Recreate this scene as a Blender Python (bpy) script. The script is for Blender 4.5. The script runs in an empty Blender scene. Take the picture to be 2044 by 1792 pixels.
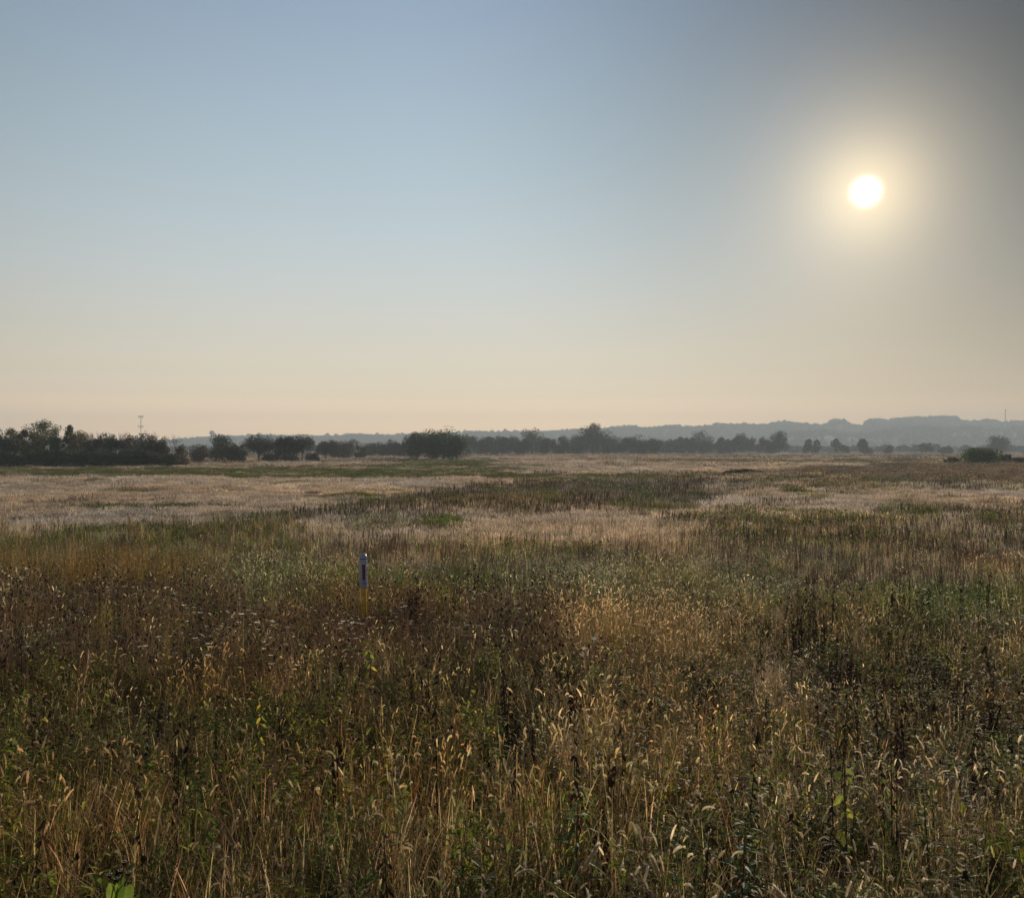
import bpy, math, random
import numpy as np
from mathutils import Vector

R = math.radians
SC = bpy.context.scene
COL = SC.collection

# ------------------------------------------------------------------ camera, world, sun, exposure
CAM_Z = 3.0
F = 1735.0            # focal length in units of a 2044 px wide picture
HV = 899.0            # row of the horizon in that picture
cam_d = bpy.data.cameras.new('camera')
cam_d.sensor_width = 36.0
cam_d.lens = 36.0 * F / 2044.0
cam_d.shift_y = (HV - 896.0) / 2044.0
cam_d.clip_start = 0.05
cam_d.clip_end = 30000.0
cam = bpy.data.objects.new('camera', cam_d)
cam.location = (0, 0, CAM_Z)
cam.rotation_euler = (R(90), 0, 0)
COL.objects.link(cam)
SC.camera = cam

SUN_AZ, SUN_EL = 22.15, 15.4
S = Vector((math.sin(R(SUN_AZ)) * math.cos(R(SUN_EL)), math.cos(R(SUN_AZ)) * math.cos(R(SUN_EL)), math.sin(R(SUN_EL))))
D_AZ, D_EL = 40.5, 24.5
DK = Vector((math.sin(R(D_AZ)) * math.cos(R(D_EL)), math.cos(R(D_AZ)) * math.cos(R(D_EL)), math.sin(R(D_EL))))

W = bpy.data.worlds.new('World')
SC.world = W
W.use_nodes = True
nt = W.node_tree
nt.nodes.clear()


class NT:
    """Small helper for writing node maths."""
    def __init__(s, t): s.t = t
    def n(s, kind, **kw):
        n = s.t.nodes.new(kind)
        for k, v in kw.items(): setattr(n, k, v)
        return n
    def put(s, sock, v):
        if isinstance(v, bpy.types.NodeSocket): s.t.links.new(v, sock)
        else: sock.default_value = v
    def m(s, op, *a, clamp=False):
        n = s.n('ShaderNodeMath', operation=op, use_clamp=clamp)
        for i, v in enumerate(a): s.put(n.inputs[i], v)
        return n.outputs[0]
    def vm(s, op, *a):
        n = s.n('ShaderNodeVectorMath', operation=op)
        for i, v in enumerate(a): s.put(n.inputs[i], v)
        return n.outputs['Value'] if op in ('DOT_PRODUCT', 'LENGTH') else n.outputs[0]
    def scale(s, v, f):
        n = s.n('ShaderNodeVectorMath', operation='SCALE')
        s.put(n.inputs[0], v); s.put(n.inputs['Scale'], f)
        return n.outputs[0]
    def mapr(s, v, a, b, c=0.0, d=1.0, t='LINEAR'):
        n = s.n('ShaderNodeMapRange', interpolation_type=t)
        s.put(n.inputs[0], v)
        for i, q in enumerate((a, b, c, d)): s.put(n.inputs[i + 1], q)
        return n.outputs[0]
    def ramp(s, v, stops, mode='LINEAR'):
        n = s.n('ShaderNodeValToRGB')
        n.color_ramp.interpolation = mode
        e = n.color_ramp.elements
        while len(e) < len(stops): e.new(0.5)
        for i, (p, c) in enumerate(stops):
            e[i].position = p
            e[i].color = (c[0], c[1], c[2], 1)
        s.put(n.inputs[0], v)
        return n.outputs[0]
    def mix(s, f, a, b, mode='MIX'):
        n = s.n('ShaderNodeMix', data_type='RGBA', blend_type=mode)
        s.put(n.inputs[0], f); s.put(n.inputs[6], a); s.put(n.inputs[7], b)
        return n.outputs[2]
    def noise(s, vec, scale, detail=4.0, rough=0.55, out='Fac'):
        n = s.n('ShaderNodeTexNoise')
        if vec is not None: s.put(n.inputs['Vector'], vec)
        n.inputs['Scale'].default_value = scale
        n.inputs['Detail'].default_value = detail
        n.inputs['Roughness'].default_value = rough
        return n.outputs[out]


def lin(*c):
    return tuple(((x / 255.0) / 12.92 if x / 255.0 <= 0.04045 else ((x / 255.0 + 0.055) / 1.055) ** 2.4) for x in c)


w = NT(nt)
tc = w.n('ShaderNodeTexCoord')
dirv = w.vm('NORMALIZE', tc.outputs['Generated'])
sep = w.n('ShaderNodeSeparateXYZ'); w.put(sep.inputs[0], dirv)
elev = w.m('MULTIPLY', w.m('ARCSINE', sep.outputs[2]), 57.29578)
e01 = w.mapr(elev, 0.0, 90.0)
HZ_D, HZ_TOP, HZ_FAR, HZ_C = 4.2e-4, 129.0, 3080.0, (.27, .30, .31)   # the haze of the lower air: density, top, far end, its own brightness
# clear hazy morning air: cream at the horizon, pale blue above
def above_haze(el, c):
    # colour of the clear sky above the haze that is seen as c through it
    T = math.exp(-HZ_D * min(HZ_TOP / math.sin(R(max(el, 1.6))), HZ_FAR))
    return (el / 90.0, tuple((max(0.02, (x - (1 - T) * h) / T)) / 2.5 for x, h in zip(lin(*c), HZ_C)))
base = w.scale(w.ramp(e01, [above_haze(*q) for q in [(0.0, (216, 196, 172)), (1.6, (216, 196, 174)), (2.6, (215, 198, 177)), (3.6, (213, 201, 182)), (5.0, (212, 205, 188)), (7.5, (209, 208, 198)),
                    (10.5, (202, 209, 208)), (14.0, (192, 206, 212)), (18.0, (181, 200, 211)), (22.5, (170, 191, 208)), (28.0, (157, 179, 204)), (50.0, (120, 142, 180)), (90.0, (96, 118, 160))]]), 2.5)
# lens vignetting put into the sky colour: dimmer away from straight ahead
fwd = w.vm('DOT_PRODUCT', dirv, (0.05, 0.99875, 0.0))
side = w.mapr(fwd, 0.50, 0.995, 0.36, 1.0, 'SMOOTHSTEP')
# camera tone mapping put into the sky colour: darkened right of the sun
dk_ang = w.m('MULTIPLY', w.m('ARCCOSINE', w.vm('DOT_PRODUCT', dirv, tuple(DK))), 57.29578)
dk = w.mapr(dk_ang, 2.0, 45.0, 0.0, 1.0, 'SMOOTHSTEP')
dkl = w.mix(w.mapr(elev, 2.0, 20.0, 0.0, 1.0, 'SMOOTHSTEP'), (0.22, 0.155, 0.08, 1), (0.045, 0.075, 0.095, 1))
dkc = w.mix(dk, dkl, (1, 1, 1, 1))
sky = w.mix(1.0, w.scale(base, side), dkc, 'MULTIPLY')
# the aureole about the sun
th = w.m('MULTIPLY', w.m('ARCCOSINE', w.vm('DOT_PRODUCT', dirv, tuple(S))), 57.29578)
def gl(width, power, amp):
    return w.m('MULTIPLY', w.m('EXPONENT', w.m('MULTIPLY', w.m('POWER', w.m('DIVIDE', th, width), power), -1.0)), amp)
g1 = w.scale((1.0, 0.74, 0.45), gl(5.8, 1.65, 0.46))
g2 = w.scale((1.0, 0.78, 0.38), gl(2.6, 1.6, 0.60))
g3 = w.scale((1.0, 0.96, 0.84), gl(0.74, 3.4, 2.2))
sky = w.vm('ADD', w.vm('ADD', sky, g1), w.vm('ADD', g2, g3))
nish = w.n('ShaderNodeTexSky', sky_type='NISHITA')
nish.sun_disc = False
nish.sun_elevation = R(SUN_EL)
nish.sun_rotation = R(SUN_AZ)
nish.dust_density = 3.0
nish.air_density = 1.0
nish.altitude = 200
sky = w.mix(0.08, sky, w.scale(nish.outputs[0], 0.02))
bg = w.n('ShaderNodeBackground'); w.put(bg.inputs[0], sky); bg.inputs[1].default_value = 1.0
wo = w.n('ShaderNodeOutputWorld'); nt.links.new(bg.outputs[0], wo.inputs[0])

sun_d = bpy.data.lights.new('sun', 'SUN')
sun_d.energy = 5.0
sun_d.angle = R(0.6)
sun_d.color = (1.0, 0.85, 0.66)
sun = bpy.data.objects.new('sun', sun_d)
sun.rotation_euler = S.to_track_quat('Z', 'Y').to_euler()
sun.location = (40, 100, 60)
COL.objects.link(sun)

SC.view_settings.view_transform = 'Standard'
SC.view_settings.look = 'None'
SC.view_settings.exposure = 0.0
SC.view_settings.gamma = 1.0
SC.view_settings.use_curve_mapping = False
SC.render.engine = 'CYCLES'
SC.cycles.max_bounces = 6
SC.cycles.diffuse_bounces = 3
SC.cycles.glossy_bounces = 2
SC.cycles.transmission_bounces = 4
SC.cycles.volume_bounces = 1
SC.cycles.use_denoising = True
SC.cycles.use_adaptive_sampling = False
SC.cycles.sample_clamp_indirect = 4.0
W.cycles.sampling_method = 'MANUAL'
W.cycles.sample_map_resolution = 1024

rng = np.random.default_rng(7)
rnd = random.Random(11)

# ------------------------------------------------------------------ numeric noise and the lie of the land
def _hash(ix, iy, s):
    h = (ix * 374761393 + iy * 668265263 + s * 1274126177) & 0xFFFFFFFF
    h = ((h ^ (h >> 13)) * 1274126177) & 0xFFFFFFFF
    return ((h ^ (h >> 16)) & 0xFFFF) / 65535.0

def vnoise(x, y, s=0):
    x = np.asarray(x, float); y = np.asarray(y, float)
    ix = np.floor(x).astype(np.int64); iy = np.floor(y).astype(np.int64)
    fx = x - ix; fy = y - iy
    fx = fx * fx * (3 - 2 * fx); fy = fy * fy * (3 - 2 * fy)
    a = _hash(ix, iy, s); b = _hash(ix + 1, iy, s); c = _hash(ix, iy + 1, s); d = _hash(ix + 1, iy + 1, s)
    return (a + (b - a) * fx) + ((c + (d - c) * fx) - (a + (b - a) * fx)) * fy

def fbm(x, y, s=0, o=4):
    t = 0; a = 0.5; n = 0
    for k in range(o):
        t = t + a * vnoise(np.asarray(x) * 2 ** k, np.asarray(y) * 2 ** k, s + 17 * k); n += a; a *= 0.5
    return t / n          # 0..1, mean .5

def gz(x, y):
    """height of the ground: the bank under the camera, then the almost flat field"""
    x = np.asarray(x, float); y = np.asarray(y, float)
    t = np.clip(1 - y / 10.0, 0, 1)
    t2 = np.where(y < 1.5, (1 - .15) ** 2 * np.ones_like(t), t * t)
    z = 1.35 * np.minimum(t2, (1 - .15) ** 2)
    z = z + (fbm(x / 9.0, y / 9.0, 3, 3) - 0.5) * 0.28 * np.clip(y / 12.0, 0, 1)
    return z

def at(u, v, dist=None, h=0.0):
    """ground point seen at picture position u, v (2044 x 1792), or at a stated distance"""
    if dist is None:
        y = 20.0
        for _ in range(12):
            x = (u - 1022.0) / F * y
            y = (CAM_Z - float(gz(x, y)) - h) * F / (v - HV)
    else:
        y = dist
    x = (u - 1022.0) / F * y
    return float(x), float(y)

# ------------------------------------------------------------------ mesh building
class MB:
    def __init__(s): s.v = []; s.f = []; s.c = []; s.n = 0
    def add(s, vs, fs, col):
        s.v.extend(tuple(map(float, p)) for p in vs)
        if len(col) and not hasattr(col[0], '__len__'): col = [col] * len(vs)
        s.c.extend(col)
        s.f.extend([tuple(i + s.n for i in f) for f in fs])
        s.n += len(vs)
    def ribbon(s, pts, wid, side, col, col2=None, fold=0.0):
        pts = np.asarray(pts, float); k = len(pts)
        side = np.asarray(side, float)
        vs = []; cs = []
        for i in range(k):
            wv = wid[i] if hasattr(wid, '__len__') else wid
            vs += [pts[i] - side * wv * .5, pts[i] + side * wv * .5]
            t = i / (k - 1)
            cc = col if col2 is None else tuple(col[j] * (1 - t) + col2[j] * t for j in range(4))
            cs += [cc, cc]
        fs = [(2 * i, 2 * i + 1, 2 * i + 3, 2 * i + 2) for i in range(k - 1)]
        s.add(vs, fs, cs)
    def tube(s, pts, rad, n, col, col2=None, cap=True):
        pts = np.asarray(pts, float); k = len(pts)
        vs = []; cs = []; fs = []
        for i in range(k):
            d = pts[min(i + 1, k - 1)] - pts[max(i - 1, 0)]
            d = d / (np.linalg.norm(d) + 1e-9)
            a = np.cross(d, (0.31, 0.83, 0.12) if abs(d[2]) > .7 else (0, 0, 1)); a /= np.linalg.norm(a) + 1e-9
            b = np.cross(d, a)
            r = rad[i] if hasattr(rad, '__len__') else rad
            t = i / (k - 1)
            cc = col if col2 is None else tuple(col[j] * (1 - t) + col2[j] * t for j in range(4))
            for q in range(n):
                an = 2 * math.pi * q / n
                vs.append(pts[i] + (a * math.cos(an) + b * math.sin(an)) * r); cs.append(cc)
        for i in range(k - 1):
            for q in range(n):
                fs.append((i * n + q, i * n + (q + 1) % n, (i + 1) * n + (q + 1) % n, (i + 1) * n + q))
        if cap:
            fs.append(tuple(range(n - 1, -1, -1))); fs.append(tuple((k - 1) * n + q for q in range(n)))
        s.add(vs, fs, cs)
    def leaf(s, p, d, up, L, Wd, col, curl=0.25, kind=0):
        """a pointed leaf of six faces, folded on its midrib and drooping"""
        p = np.asarray(p, float); d = np.asarray(d, float); d /= np.linalg.norm(d) + 1e-9
        up = np.asarray(up, float); sd = np.cross(d, up); sd /= np.linalg.norm(sd) + 1e-9
        nn = np.cross(sd, d)
        st = [(0, .04, 0), (.28, .42, .03), (.62, .36, -.02), (1.0, 0.02, -.12)] if kind == 0 else [(0, .05, 0), (.15, .5, .02), (.5, .48, 0), (1.0, .02, -.1)]
        vs = []
        for t, wv, z in st:
            c = p + d * L * t + nn * (-curl * L * t * t)
            vs += [c - sd * Wd * wv + nn * Wd * .12 * (wv > .1), c, c + sd * Wd * wv + nn * Wd * .12 * (wv > .1)]
        fs = []
        for i in range(3):
            fs += [(3 * i, 3 * i + 1, 3 * i + 4, 3 * i + 3), (3 * i + 1, 3 * i + 2, 3 * i + 5, 3 * i + 4)]
        s.add(vs, fs, col)
    def mesh(s, name, mat):
        me = bpy.data.meshes.new(name)
        me.from_pydata(s.v, [], s.f)
        at_ = me.color_attributes.new('Col', 'FLOAT_COLOR', 'POINT')
        a = np.array([(c + (1,))[:4] if len(c) == 3 else c for c in s.c], np.float32)
        at_.data.foreach_set('color', a.ravel())
        me.materials.append(mat)
        me.update()
        return me

def fast_mesh(name, verts, quads, cols, mat, smooth=False):
    me = bpy.data.meshes.new(name)
    k = quads.shape[1]
    me.vertices.add(len(verts)); me.vertices.foreach_set('co', np.asarray(verts, np.float32).ravel())
    me.loops.add(quads.size); me.loops.foreach_set('vertex_index', quads.astype(np.int32).ravel())
    me.polygons.add(len(quads)); me.polygons.foreach_set('loop_start', np.arange(0, quads.size, k, dtype=np.int32))
    if smooth: me.polygons.foreach_set('use_smooth', np.ones(len(quads), bool))
    if cols is not None:
        at_ = me.color_attributes.new('Col', 'FLOAT_COLOR', 'POINT')
        at_.data.foreach_set('color', np.asarray(cols, np.float32).ravel())
    me.materials.append(mat)
    me.update(calc_edges=True)
    me.validate()
    return me

def link(name, me, parent=None, loc=None):
    o = bpy.data.objects.new(name, me)
    COL.objects.link(o)
    if parent is not None: o.parent = parent
    if loc is not None: o.location = loc
    return o

def tag(o, label=None, cat=None, group=None, kind=None):
    if label: o['label'] = label
    if cat: o['category'] = cat
    if group: o['group'] = group
    if kind: o['kind'] = kind
    return o

# ------------------------------------------------------------------ materials
def plant_material(name, rough=0.5, spec=0.3, inst=True, tscale=1.0):
    m = bpy.data.materials.new(name); m.use_nodes = True
    t = m.node_tree; t.nodes.clear(); q = NT(t)
    a = q.n('ShaderNodeAttribute', attribute_name='Col')
    c = a.outputs['Color']
    if inst:
        b = q.n('ShaderNodeAttribute', attribute_name='tint', attribute_type='INSTANCER')
        c = q.mix(1.0, c, b.outputs['Color'], 'MULTIPLY')
    geo = q.n('ShaderNodeNewGeometry')
    nz = q.noise(geo.outputs['Position'], 23.0, 2.0)
    c = q.scale(c, q.mapr(nz, 0.3, 0.7, 0.75, 1.25))
    p = q.n('ShaderNodeBsdfPrincipled'); q.put(p.inputs['Base Color'], c)
    p.inputs['Roughness'].default_value = rough; p.inputs['Specular IOR Level'].default_value = spec
    tr = q.n('ShaderNodeBsdfTranslucent'); q.put(tr.inputs[0], c)
    mx = q.n('ShaderNodeMixShader'); q.put(mx.inputs[0], q.m('MULTIPLY', a.outputs['Alpha'], tscale))
    t.links.new(p.outputs[0], mx.inputs[1]); t.links.new(tr.outputs[0], mx.inputs[2])
    o = q.n('ShaderNodeOutputMaterial'); t.links.new(mx.outputs[0], o.inputs[0])
    return m

M_PLANT = plant_material('field_plants', 0.6, 0.06)
M_PATCH = plant_material('field_plants_far', 0.9, 0.0)
M_THING = plant_material('single_plants', 0.55, 0.07, inst=False)
M_CROWN = plant_material('tree_leaves', 0.6, 0.2, inst=False)
M_WOOD = plant_material('tree_bark', 0.85, 0.1, inst=False)
M_FOREST = plant_material('hill_woods', 0.9, 0.0)

def simple(name, col, rough=0.5, metal=0.0, vary=0.12, scale=30.0):
    m = bpy.data.materials.new(name); m.use_nodes = True
    q = NT(m.node_tree); p = m.node_tree.nodes['Principled BSDF']
    tcn = q.n('ShaderNodeTexCoord')
    n = q.noise(tcn.outputs['Object'], scale, 5.0)
    q.put(p.inputs['Base Color'], q.mix(n, tuple(x * (1 - vary) for x in col) + (1,), tuple(min(1, x * (1 + vary)) for x in col) + (1,)))
    p.inputs['Roughness'].default_value = rough; p.inputs['Metallic'].default_value = metal
    return m

# ------------------------------------------------------------------ vegetation zones of the field
WEED, CARROT, GOLD, GREEN, STRAW, DOCK, FOX, DARK, OLIVE, BRUSH, FOXG, MIXL, DOCKD, LEAFY, GRASSY = range(15)
ZCOL = np.array([lin(92, 84, 56), lin(98, 78, 58), lin(118, 100, 60), lin(74, 90, 48), lin(190, 163, 136), lin(112, 92, 72), lin(150, 124, 92),
                 lin(72, 62, 48), lin(112, 112, 72), lin(148, 118, 88), lin(118, 110, 76), lin(104, 98, 66), lin(88, 76, 54), lin(84, 88, 50), lin(104, 86, 52)])

def bound_v(u):
    return np.interp(u, [-400, 0, 300, 600, 800, 950, 1010], [1100, 1086, 1048, 1014, 988, 966, 958])

# (u0, u1, v0, v1, zone, probability), painted in order
PAINT = [
    (-900, 3000, 890, 1195, DOCK, 1.0),
    (-900, 3000, 1190, 9999, WEED, 1.0), (-900, 1240, 1190, 1350, CARROT, .95),
    (-900, 1000, 1370, 1600, LEAFY, .36), (380, 620, 1420, 1650, LEAFY, .62), (640, 1000, 1400, 1680, LEAFY, .5), (-900, 1020, 1610, 9999, GRASSY, .55), (-900, 150, 1340, 1520, LEAFY, .6), (1240, 1700, 1560, 9999, LEAFY, .42),
    (1880, 3000, 1600, 9999, LEAFY, .6), (980, 1260, 1310, 1500, DARK, .35), (600, 900, 1330, 1450, CARROT, .5), (-900, 420, 1340, 1420, CARROT, .5), (1000, 1400, 1640, 9999, GRASSY, .4),
    (1080, 3000, 1280, 9999, FOX, .34), (1100, 1700, 1215, 1400, FOX, .62), (1150, 1650, 1290, 1500, FOX, .35), (1330, 1560, 1205, 1250, FOX, .9),
    (1560, 3000, 1235, 1560, DARK, .45), (1560, 3000, 1235, 1520, WEED, .45), (1750, 3000, 1400, 1620, FOX, .25),
    (-900, 450, 1118, 1192, GOLD, .66), (-900, 450, 1118, 1192, GREEN, .22), (200, 420, 1150, 1330, GOLD, .18), (420, 1560, 1115, 1215, FOXG, .85),
    (600, 1100, 1130, 1165, GREEN, .25), (840, 1050, 1145, 1200, GREEN, .75), (1560, 3000, 1140, 1190, DOCK, .6), (1590, 3000, 1172, 1222, GREEN, .72), (1500, 3000, 1130, 1176, FOX, .25),
    (560, 3000, 1066, 1130, DOCK, .85), (1000, 1190, 1085, 1116, GREEN, .6), (1850, 3000, 1090, 1115, STRAW, .5),
    (-900, 620, 1046, 1125, MIXL, .85), (-900, 520, 1056, 1120, GREEN, .42), (250, 900, 1000, 1066, MIXL, .6), (-900, 620, 1075, 1110, STRAW, .3), (-900, 300, 1050, 1075, STRAW, .4),
    (560, 3000, 1018, 1074, STRAW, .55), (620, 1330, 1028, 1080, STRAW, .72), (640, 900, 1030, 1048, GREEN, .7), (560, 900, 1000, 1034, DOCK, .65),
    (1380, 3000, 1040, 1090, DOCK, .72), (1500, 1850, 1012, 1050, GREEN, .35), (1000, 1500, 1000, 1022, DOCK, .6),
    (1150, 3000, 958, 1032, STRAW, .5), (1150, 3000, 958, 1032, DOCK, .22), (1400, 2044, 985, 1012, STRAW, .6),
    (760, 1400, 960, 1014, DOCKD, .86), (1150, 1500, 990, 1012, STRAW, .3),
    (-900, 1010, 946, 1100, STRAW, 2.0), (-900, 900, 955, 1045, OLIVE, .14),
    (1000, 3000, 938, 960, OLIVE, .45), (1000, 3000, 938, 962, DOCK, .4), (1000, 1400, 945, 956, OLIVE, .7),
    (-900, 1100, 931, 948, OLIVE, .93), (-900, 1060, 912, 932, STRAW, .55), (700, 1200, 917, 930, OLIVE, .85), (1000, 1110, 930, 944, STRAW, .55),
    (1075, 3000, 927, 943, STRAW, .85), (1000, 3000, 914, 928, OLIVE, .5), (1000, 3000, 905, 927, STRAW, .45), (600, 3000, 899, 909, DOCK, .5),
    (1720, 3000, 921, 962, BRUSH, .93), (1560, 1760, 930, 945, BRUSH, .5), (1450, 1560, 940, 952, BRUSH, .4),
]

def zones(x, y, seed=0):
    """kind of growth at each ground point, a fixed map of the field"""
    x = np.asarray(x, float); y = np.asarray(y, float)
    yy = np.maximum(y, 1.5)
    h = 0.25
    u = 1022 + x / yy * F
    v = HV + (CAM_Z - np.where(y < 10, gz(x, y), 0.0) - h) / yy * F
    sc = np.clip(yy / 4.0, 1.2, 60)
    k = np.log(yy)
    # noise with patch size growing with distance so that near and far ground both stay uneven
    def N(s, a=1.0, b=1.0):
        lo = fbm(x / 1.3 / a, y / 1.5 / b, s, 4); mi = fbm(x / 5.0 / a, y / 8.0 / b, s + 5, 4); hi = fbm(x / 24.0 / a, y / 55.0 / b, s + 9, 4)
        w1 = np.clip((np.log(22) - k) / 1.2 + .5, 0, 1); w3 = np.clip((k - np.log(110)) / 1.2 + .5, 0, 1)
        return lo * w1 + hi * w3 + mi * (1 - w1 - w3).clip(0, 1)
    du = (N(31) - .5) * 380; dv = (N(47) - .5) * 1.0
    uu = u + du; vv = HV + (v - HV) * (1 + dv * .30)
    z = np.full(x.shape, WEED)
    for i, (u0, u1, v0, v1, zn, p) in enumerate(PAINT):
        ins = (uu > u0) & (uu < u1) & (vv > v0) & (vv < v1)
        if p > 1.5:
            ins = (vv > v0) & (vv < bound_v(uu) + (N(90) - .5) * 44) & (uu < u1)
            z = np.where(ins & (N(95, 2.0, .6) < 0.68), zn, np.where(ins, np.where(rng.random(x.shape) < .5, OLIVE, MIXL), z)); continue
        n = N(100 + i * 7, 1.8, .8)
        n = np.clip((n - .5) * 2.3 + .5, 0, 1) * .62 + rng.random(x.shape) * .38
        z = np.where(ins & (n < p), zn, z)
    return z

# ------------------------------------------------------------------ ground
def build_ground():
    az = np.radians(np.linspace(-62, 62, 620))
    rr = np.concatenate([np.linspace(0.8, 12, 70), np.geomspace(12.2, 1000, 560), np.geomspace(1020, 3040, 40)])
    A, RR = np.meshgrid(az, rr)
    X = np.tan(A) * RR * 1.0; Y = RR.copy()
    X = np.clip(X, -3150, 3150)
    Z = gz(X, Y)
    zz = zones(X.ravel(), Y.ravel())
    c = ZCOL[zz]
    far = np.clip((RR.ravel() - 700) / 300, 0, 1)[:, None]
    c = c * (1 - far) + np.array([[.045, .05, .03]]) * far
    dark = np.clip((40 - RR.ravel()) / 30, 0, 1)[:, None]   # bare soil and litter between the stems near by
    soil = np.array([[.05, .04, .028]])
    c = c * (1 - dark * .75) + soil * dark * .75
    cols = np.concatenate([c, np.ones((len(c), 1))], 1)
    n, m = A.shape
    idx = np.arange(n * m).reshape(n, m)
    q = np.stack([idx[:-1, :-1], idx[:-1, 1:], idx[1:, 1:], idx[1:, :-1]], -1).reshape(-1, 4)
    mat = bpy.data.materials.new('field_soil'); mat.use_nodes = True
    t = NT(mat.node_tree); p = mat.node_tree.nodes['Principled BSDF']
    a = t.n('ShaderNodeAttribute', attribute_name='Col')
    g = t.n('ShaderNodeNewGeometry')
    mp = t.n('ShaderNodeMapping'); t.put(mp.inputs[0], g.outputs['Position']); mp.inputs['Scale'].default_value = (1, .55, 1)
    n1 = t.noise(mp.outputs[0], 0.09, 8.0, 0.72); n2 = t.noise(g.outputs['Position'], 1.7, 6.0, 0.7)
    f = t.m('MULTIPLY', t.mapr(n1, .3, .7, .62, 1.38), t.mapr(n2, .3, .7, .7, 1.3))
    t.put(p.inputs['Base Color'], t.scale(a.outputs['Color'], f))
    p.inputs['Roughness'].default_value = 1.0; p.inputs['Specular IOR Level'].default_value = 0.0
    bmp = t.n('ShaderNodeBump'); t.put(bmp.inputs['Height'], n2); bmp.inputs['Distance'].default_value = .3; bmp.inputs['Strength'].default_value = .6
    t.put(p.inputs['Normal'], bmp.outputs[0])
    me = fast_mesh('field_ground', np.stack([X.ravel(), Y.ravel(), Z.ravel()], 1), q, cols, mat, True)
    o = link('field_ground', me); tag(o, 'broad flat field floor of soil and stubble under the weeds', kind='structure')
    # the bank goes on behind the viewer
    xs = np.linspace(-300, 300, 60); ys = np.linspace(-300, 0.8, 40)
    XX, YY = np.meshgrid(xs, ys)
    wz = gz(XX, YY)
    idx = np.arange(XX.size).reshape(XX.shape)
    q = np.stack([idx[:-1, :-1], idx[:-1, 1:], idx[1:, 1:], idx[1:, :-1]], -1).reshape(-1, 4)
    cols = np.tile([.06, .055, .035, 1], (XX.size, 1))
    me = fast_mesh('bank_ground', np.stack([XX.ravel(), YY.ravel(), wz.ravel() - .01], 1), q, cols, mat, True)
    tag(link('bank_ground', me), 'grassy bank the viewer stands on', kind='structure')
build_ground()

# ------------------------------------------------------------------ plant kinds
def jit(c, a=0.15, al=None):
    k = 1 + rnd.uniform(-a, a)
    out = tuple(max(0.004, x * k * (1 + rnd.uniform(-a * .4, a * .4))) for x in c[:3])
    return out + ((al if al is not None else (c[3] if len(c) > 3 else .35)),)

C_STRAW = (.45, .35, .195, .5); C_TAN = (.465, .375, .29, .45); C_GREEN = (.105, .145, .035, .55); C_LIME = (.22, .26, .045, .65)
C_BROWN = (.20, .145, .092, .35); C_DARK = (.034, .022, .017, .1); C_HEAD = (.50, .45, .34, .58); C_GOLD = (.38, .29, .11, .5)
C_WHITE = (.72, .70, .62, .3); C_RUST = (.235, .145, .075, .42); C_YEL = (.55, .42, .05, .6)

def arc(base, h, lean, an, k=6, droop=1.6):
    """points of a stem that rises and leans over"""
    b = np.array(base, float); dx = np.array([math.cos(an), math.sin(an), 0])
    ts = np.linspace(0, 1, k)
    return [b + np.array([0, 0, 1]) * h * (t - .12 * lean * t ** 3) + dx * h * lean * (t ** droop) * .55 for t in ts]

def seed_head(b, p, d, L, r, col, n=5, bristles=26, nod=0.6):
    """bristly foxtail spike: a thin core in a halo of hairs, arching over"""
    p = np.array(p, float); d = np.array(d, float); d /= np.linalg.norm(d)
    hz = np.array([d[0], d[1], 0]); hz = hz / (np.linalg.norm(hz) + 1e-6)
    if np.linalg.norm(hz) < .1: hz = np.array([1, 0, 0])
    pts = [p]; dd = d.copy(); K = 7
    for i in range(K - 1):
        dd = dd + (hz * .35 - np.array([0, 0, 1]) * .5) * nod * .42; dd /= np.linalg.norm(dd)
        pts.append(pts[-1] + dd * L / (K - 1))
    prof = [.5, .9, 1, 1, .95, .8, .45]
    b.tube(pts, [r * q for q in prof], n, jit(col, .12), cap=False)
    for _ in range(bristles):
        i = rnd.uniform(.3, K - 1.2); i0 = int(i); t = i - i0
        q = pts[i0] * (1 - t) + pts[i0 + 1] * t
        dd = pts[i0 + 1] - pts[i0]; dd /= np.linalg.norm(dd)
        s = np.random.RandomState(rnd.randrange(1 << 30)).normal(size=3); s -= dd * np.dot(s, dd); s /= np.linalg.norm(s) + 1e-9
        tip = q + (s * .8 + dd * .7) * r * rnd.uniform(1.7, 2.8)
        wv = np.cross(s, dd) * r * .11
        b.add([q + s * r * .6 - wv, q + s * r * .6 + wv, tip], [(0, 1, 2)], jit((.80, .75, .60), .1, .72))  # hairs paler than the core: backlit rim glow put into their colour

def blades(b, n, h, spread, col, wid=.006, lean=(.2, 1.3), seg=4, base=(0, 0, 0)):
    for _ in range(n):
        an = rnd.uniform(0, 6.283); r = spread * math.sqrt(rnd.random())
        bb = (base[0] + r * math.cos(an), base[1] + r * math.sin(an), base[2])
        a2 = rnd.uniform(0, 6.283); hh = h * rnd.uniform(.5, 1.15)
        pts = arc(bb, hh, rnd.uniform(*lean), a2, seg)
        sd = (math.sin(a2 + rnd.uniform(-.6, .6)), -math.cos(a2), rnd.uniform(-.3, .3))
        wv = wid * rnd.uniform(.6, 1.4)
        c = jit(col[rnd.randrange(len(col))] if isinstance(col, list) else col, .25)
        b.ribbon(pts, [wv, wv, wv * .8, wv * .15] if seg == 4 else [wv * (1 - .85 * i / (seg - 1)) for i in range(seg)], sd, c, jit(c, .15))

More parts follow.
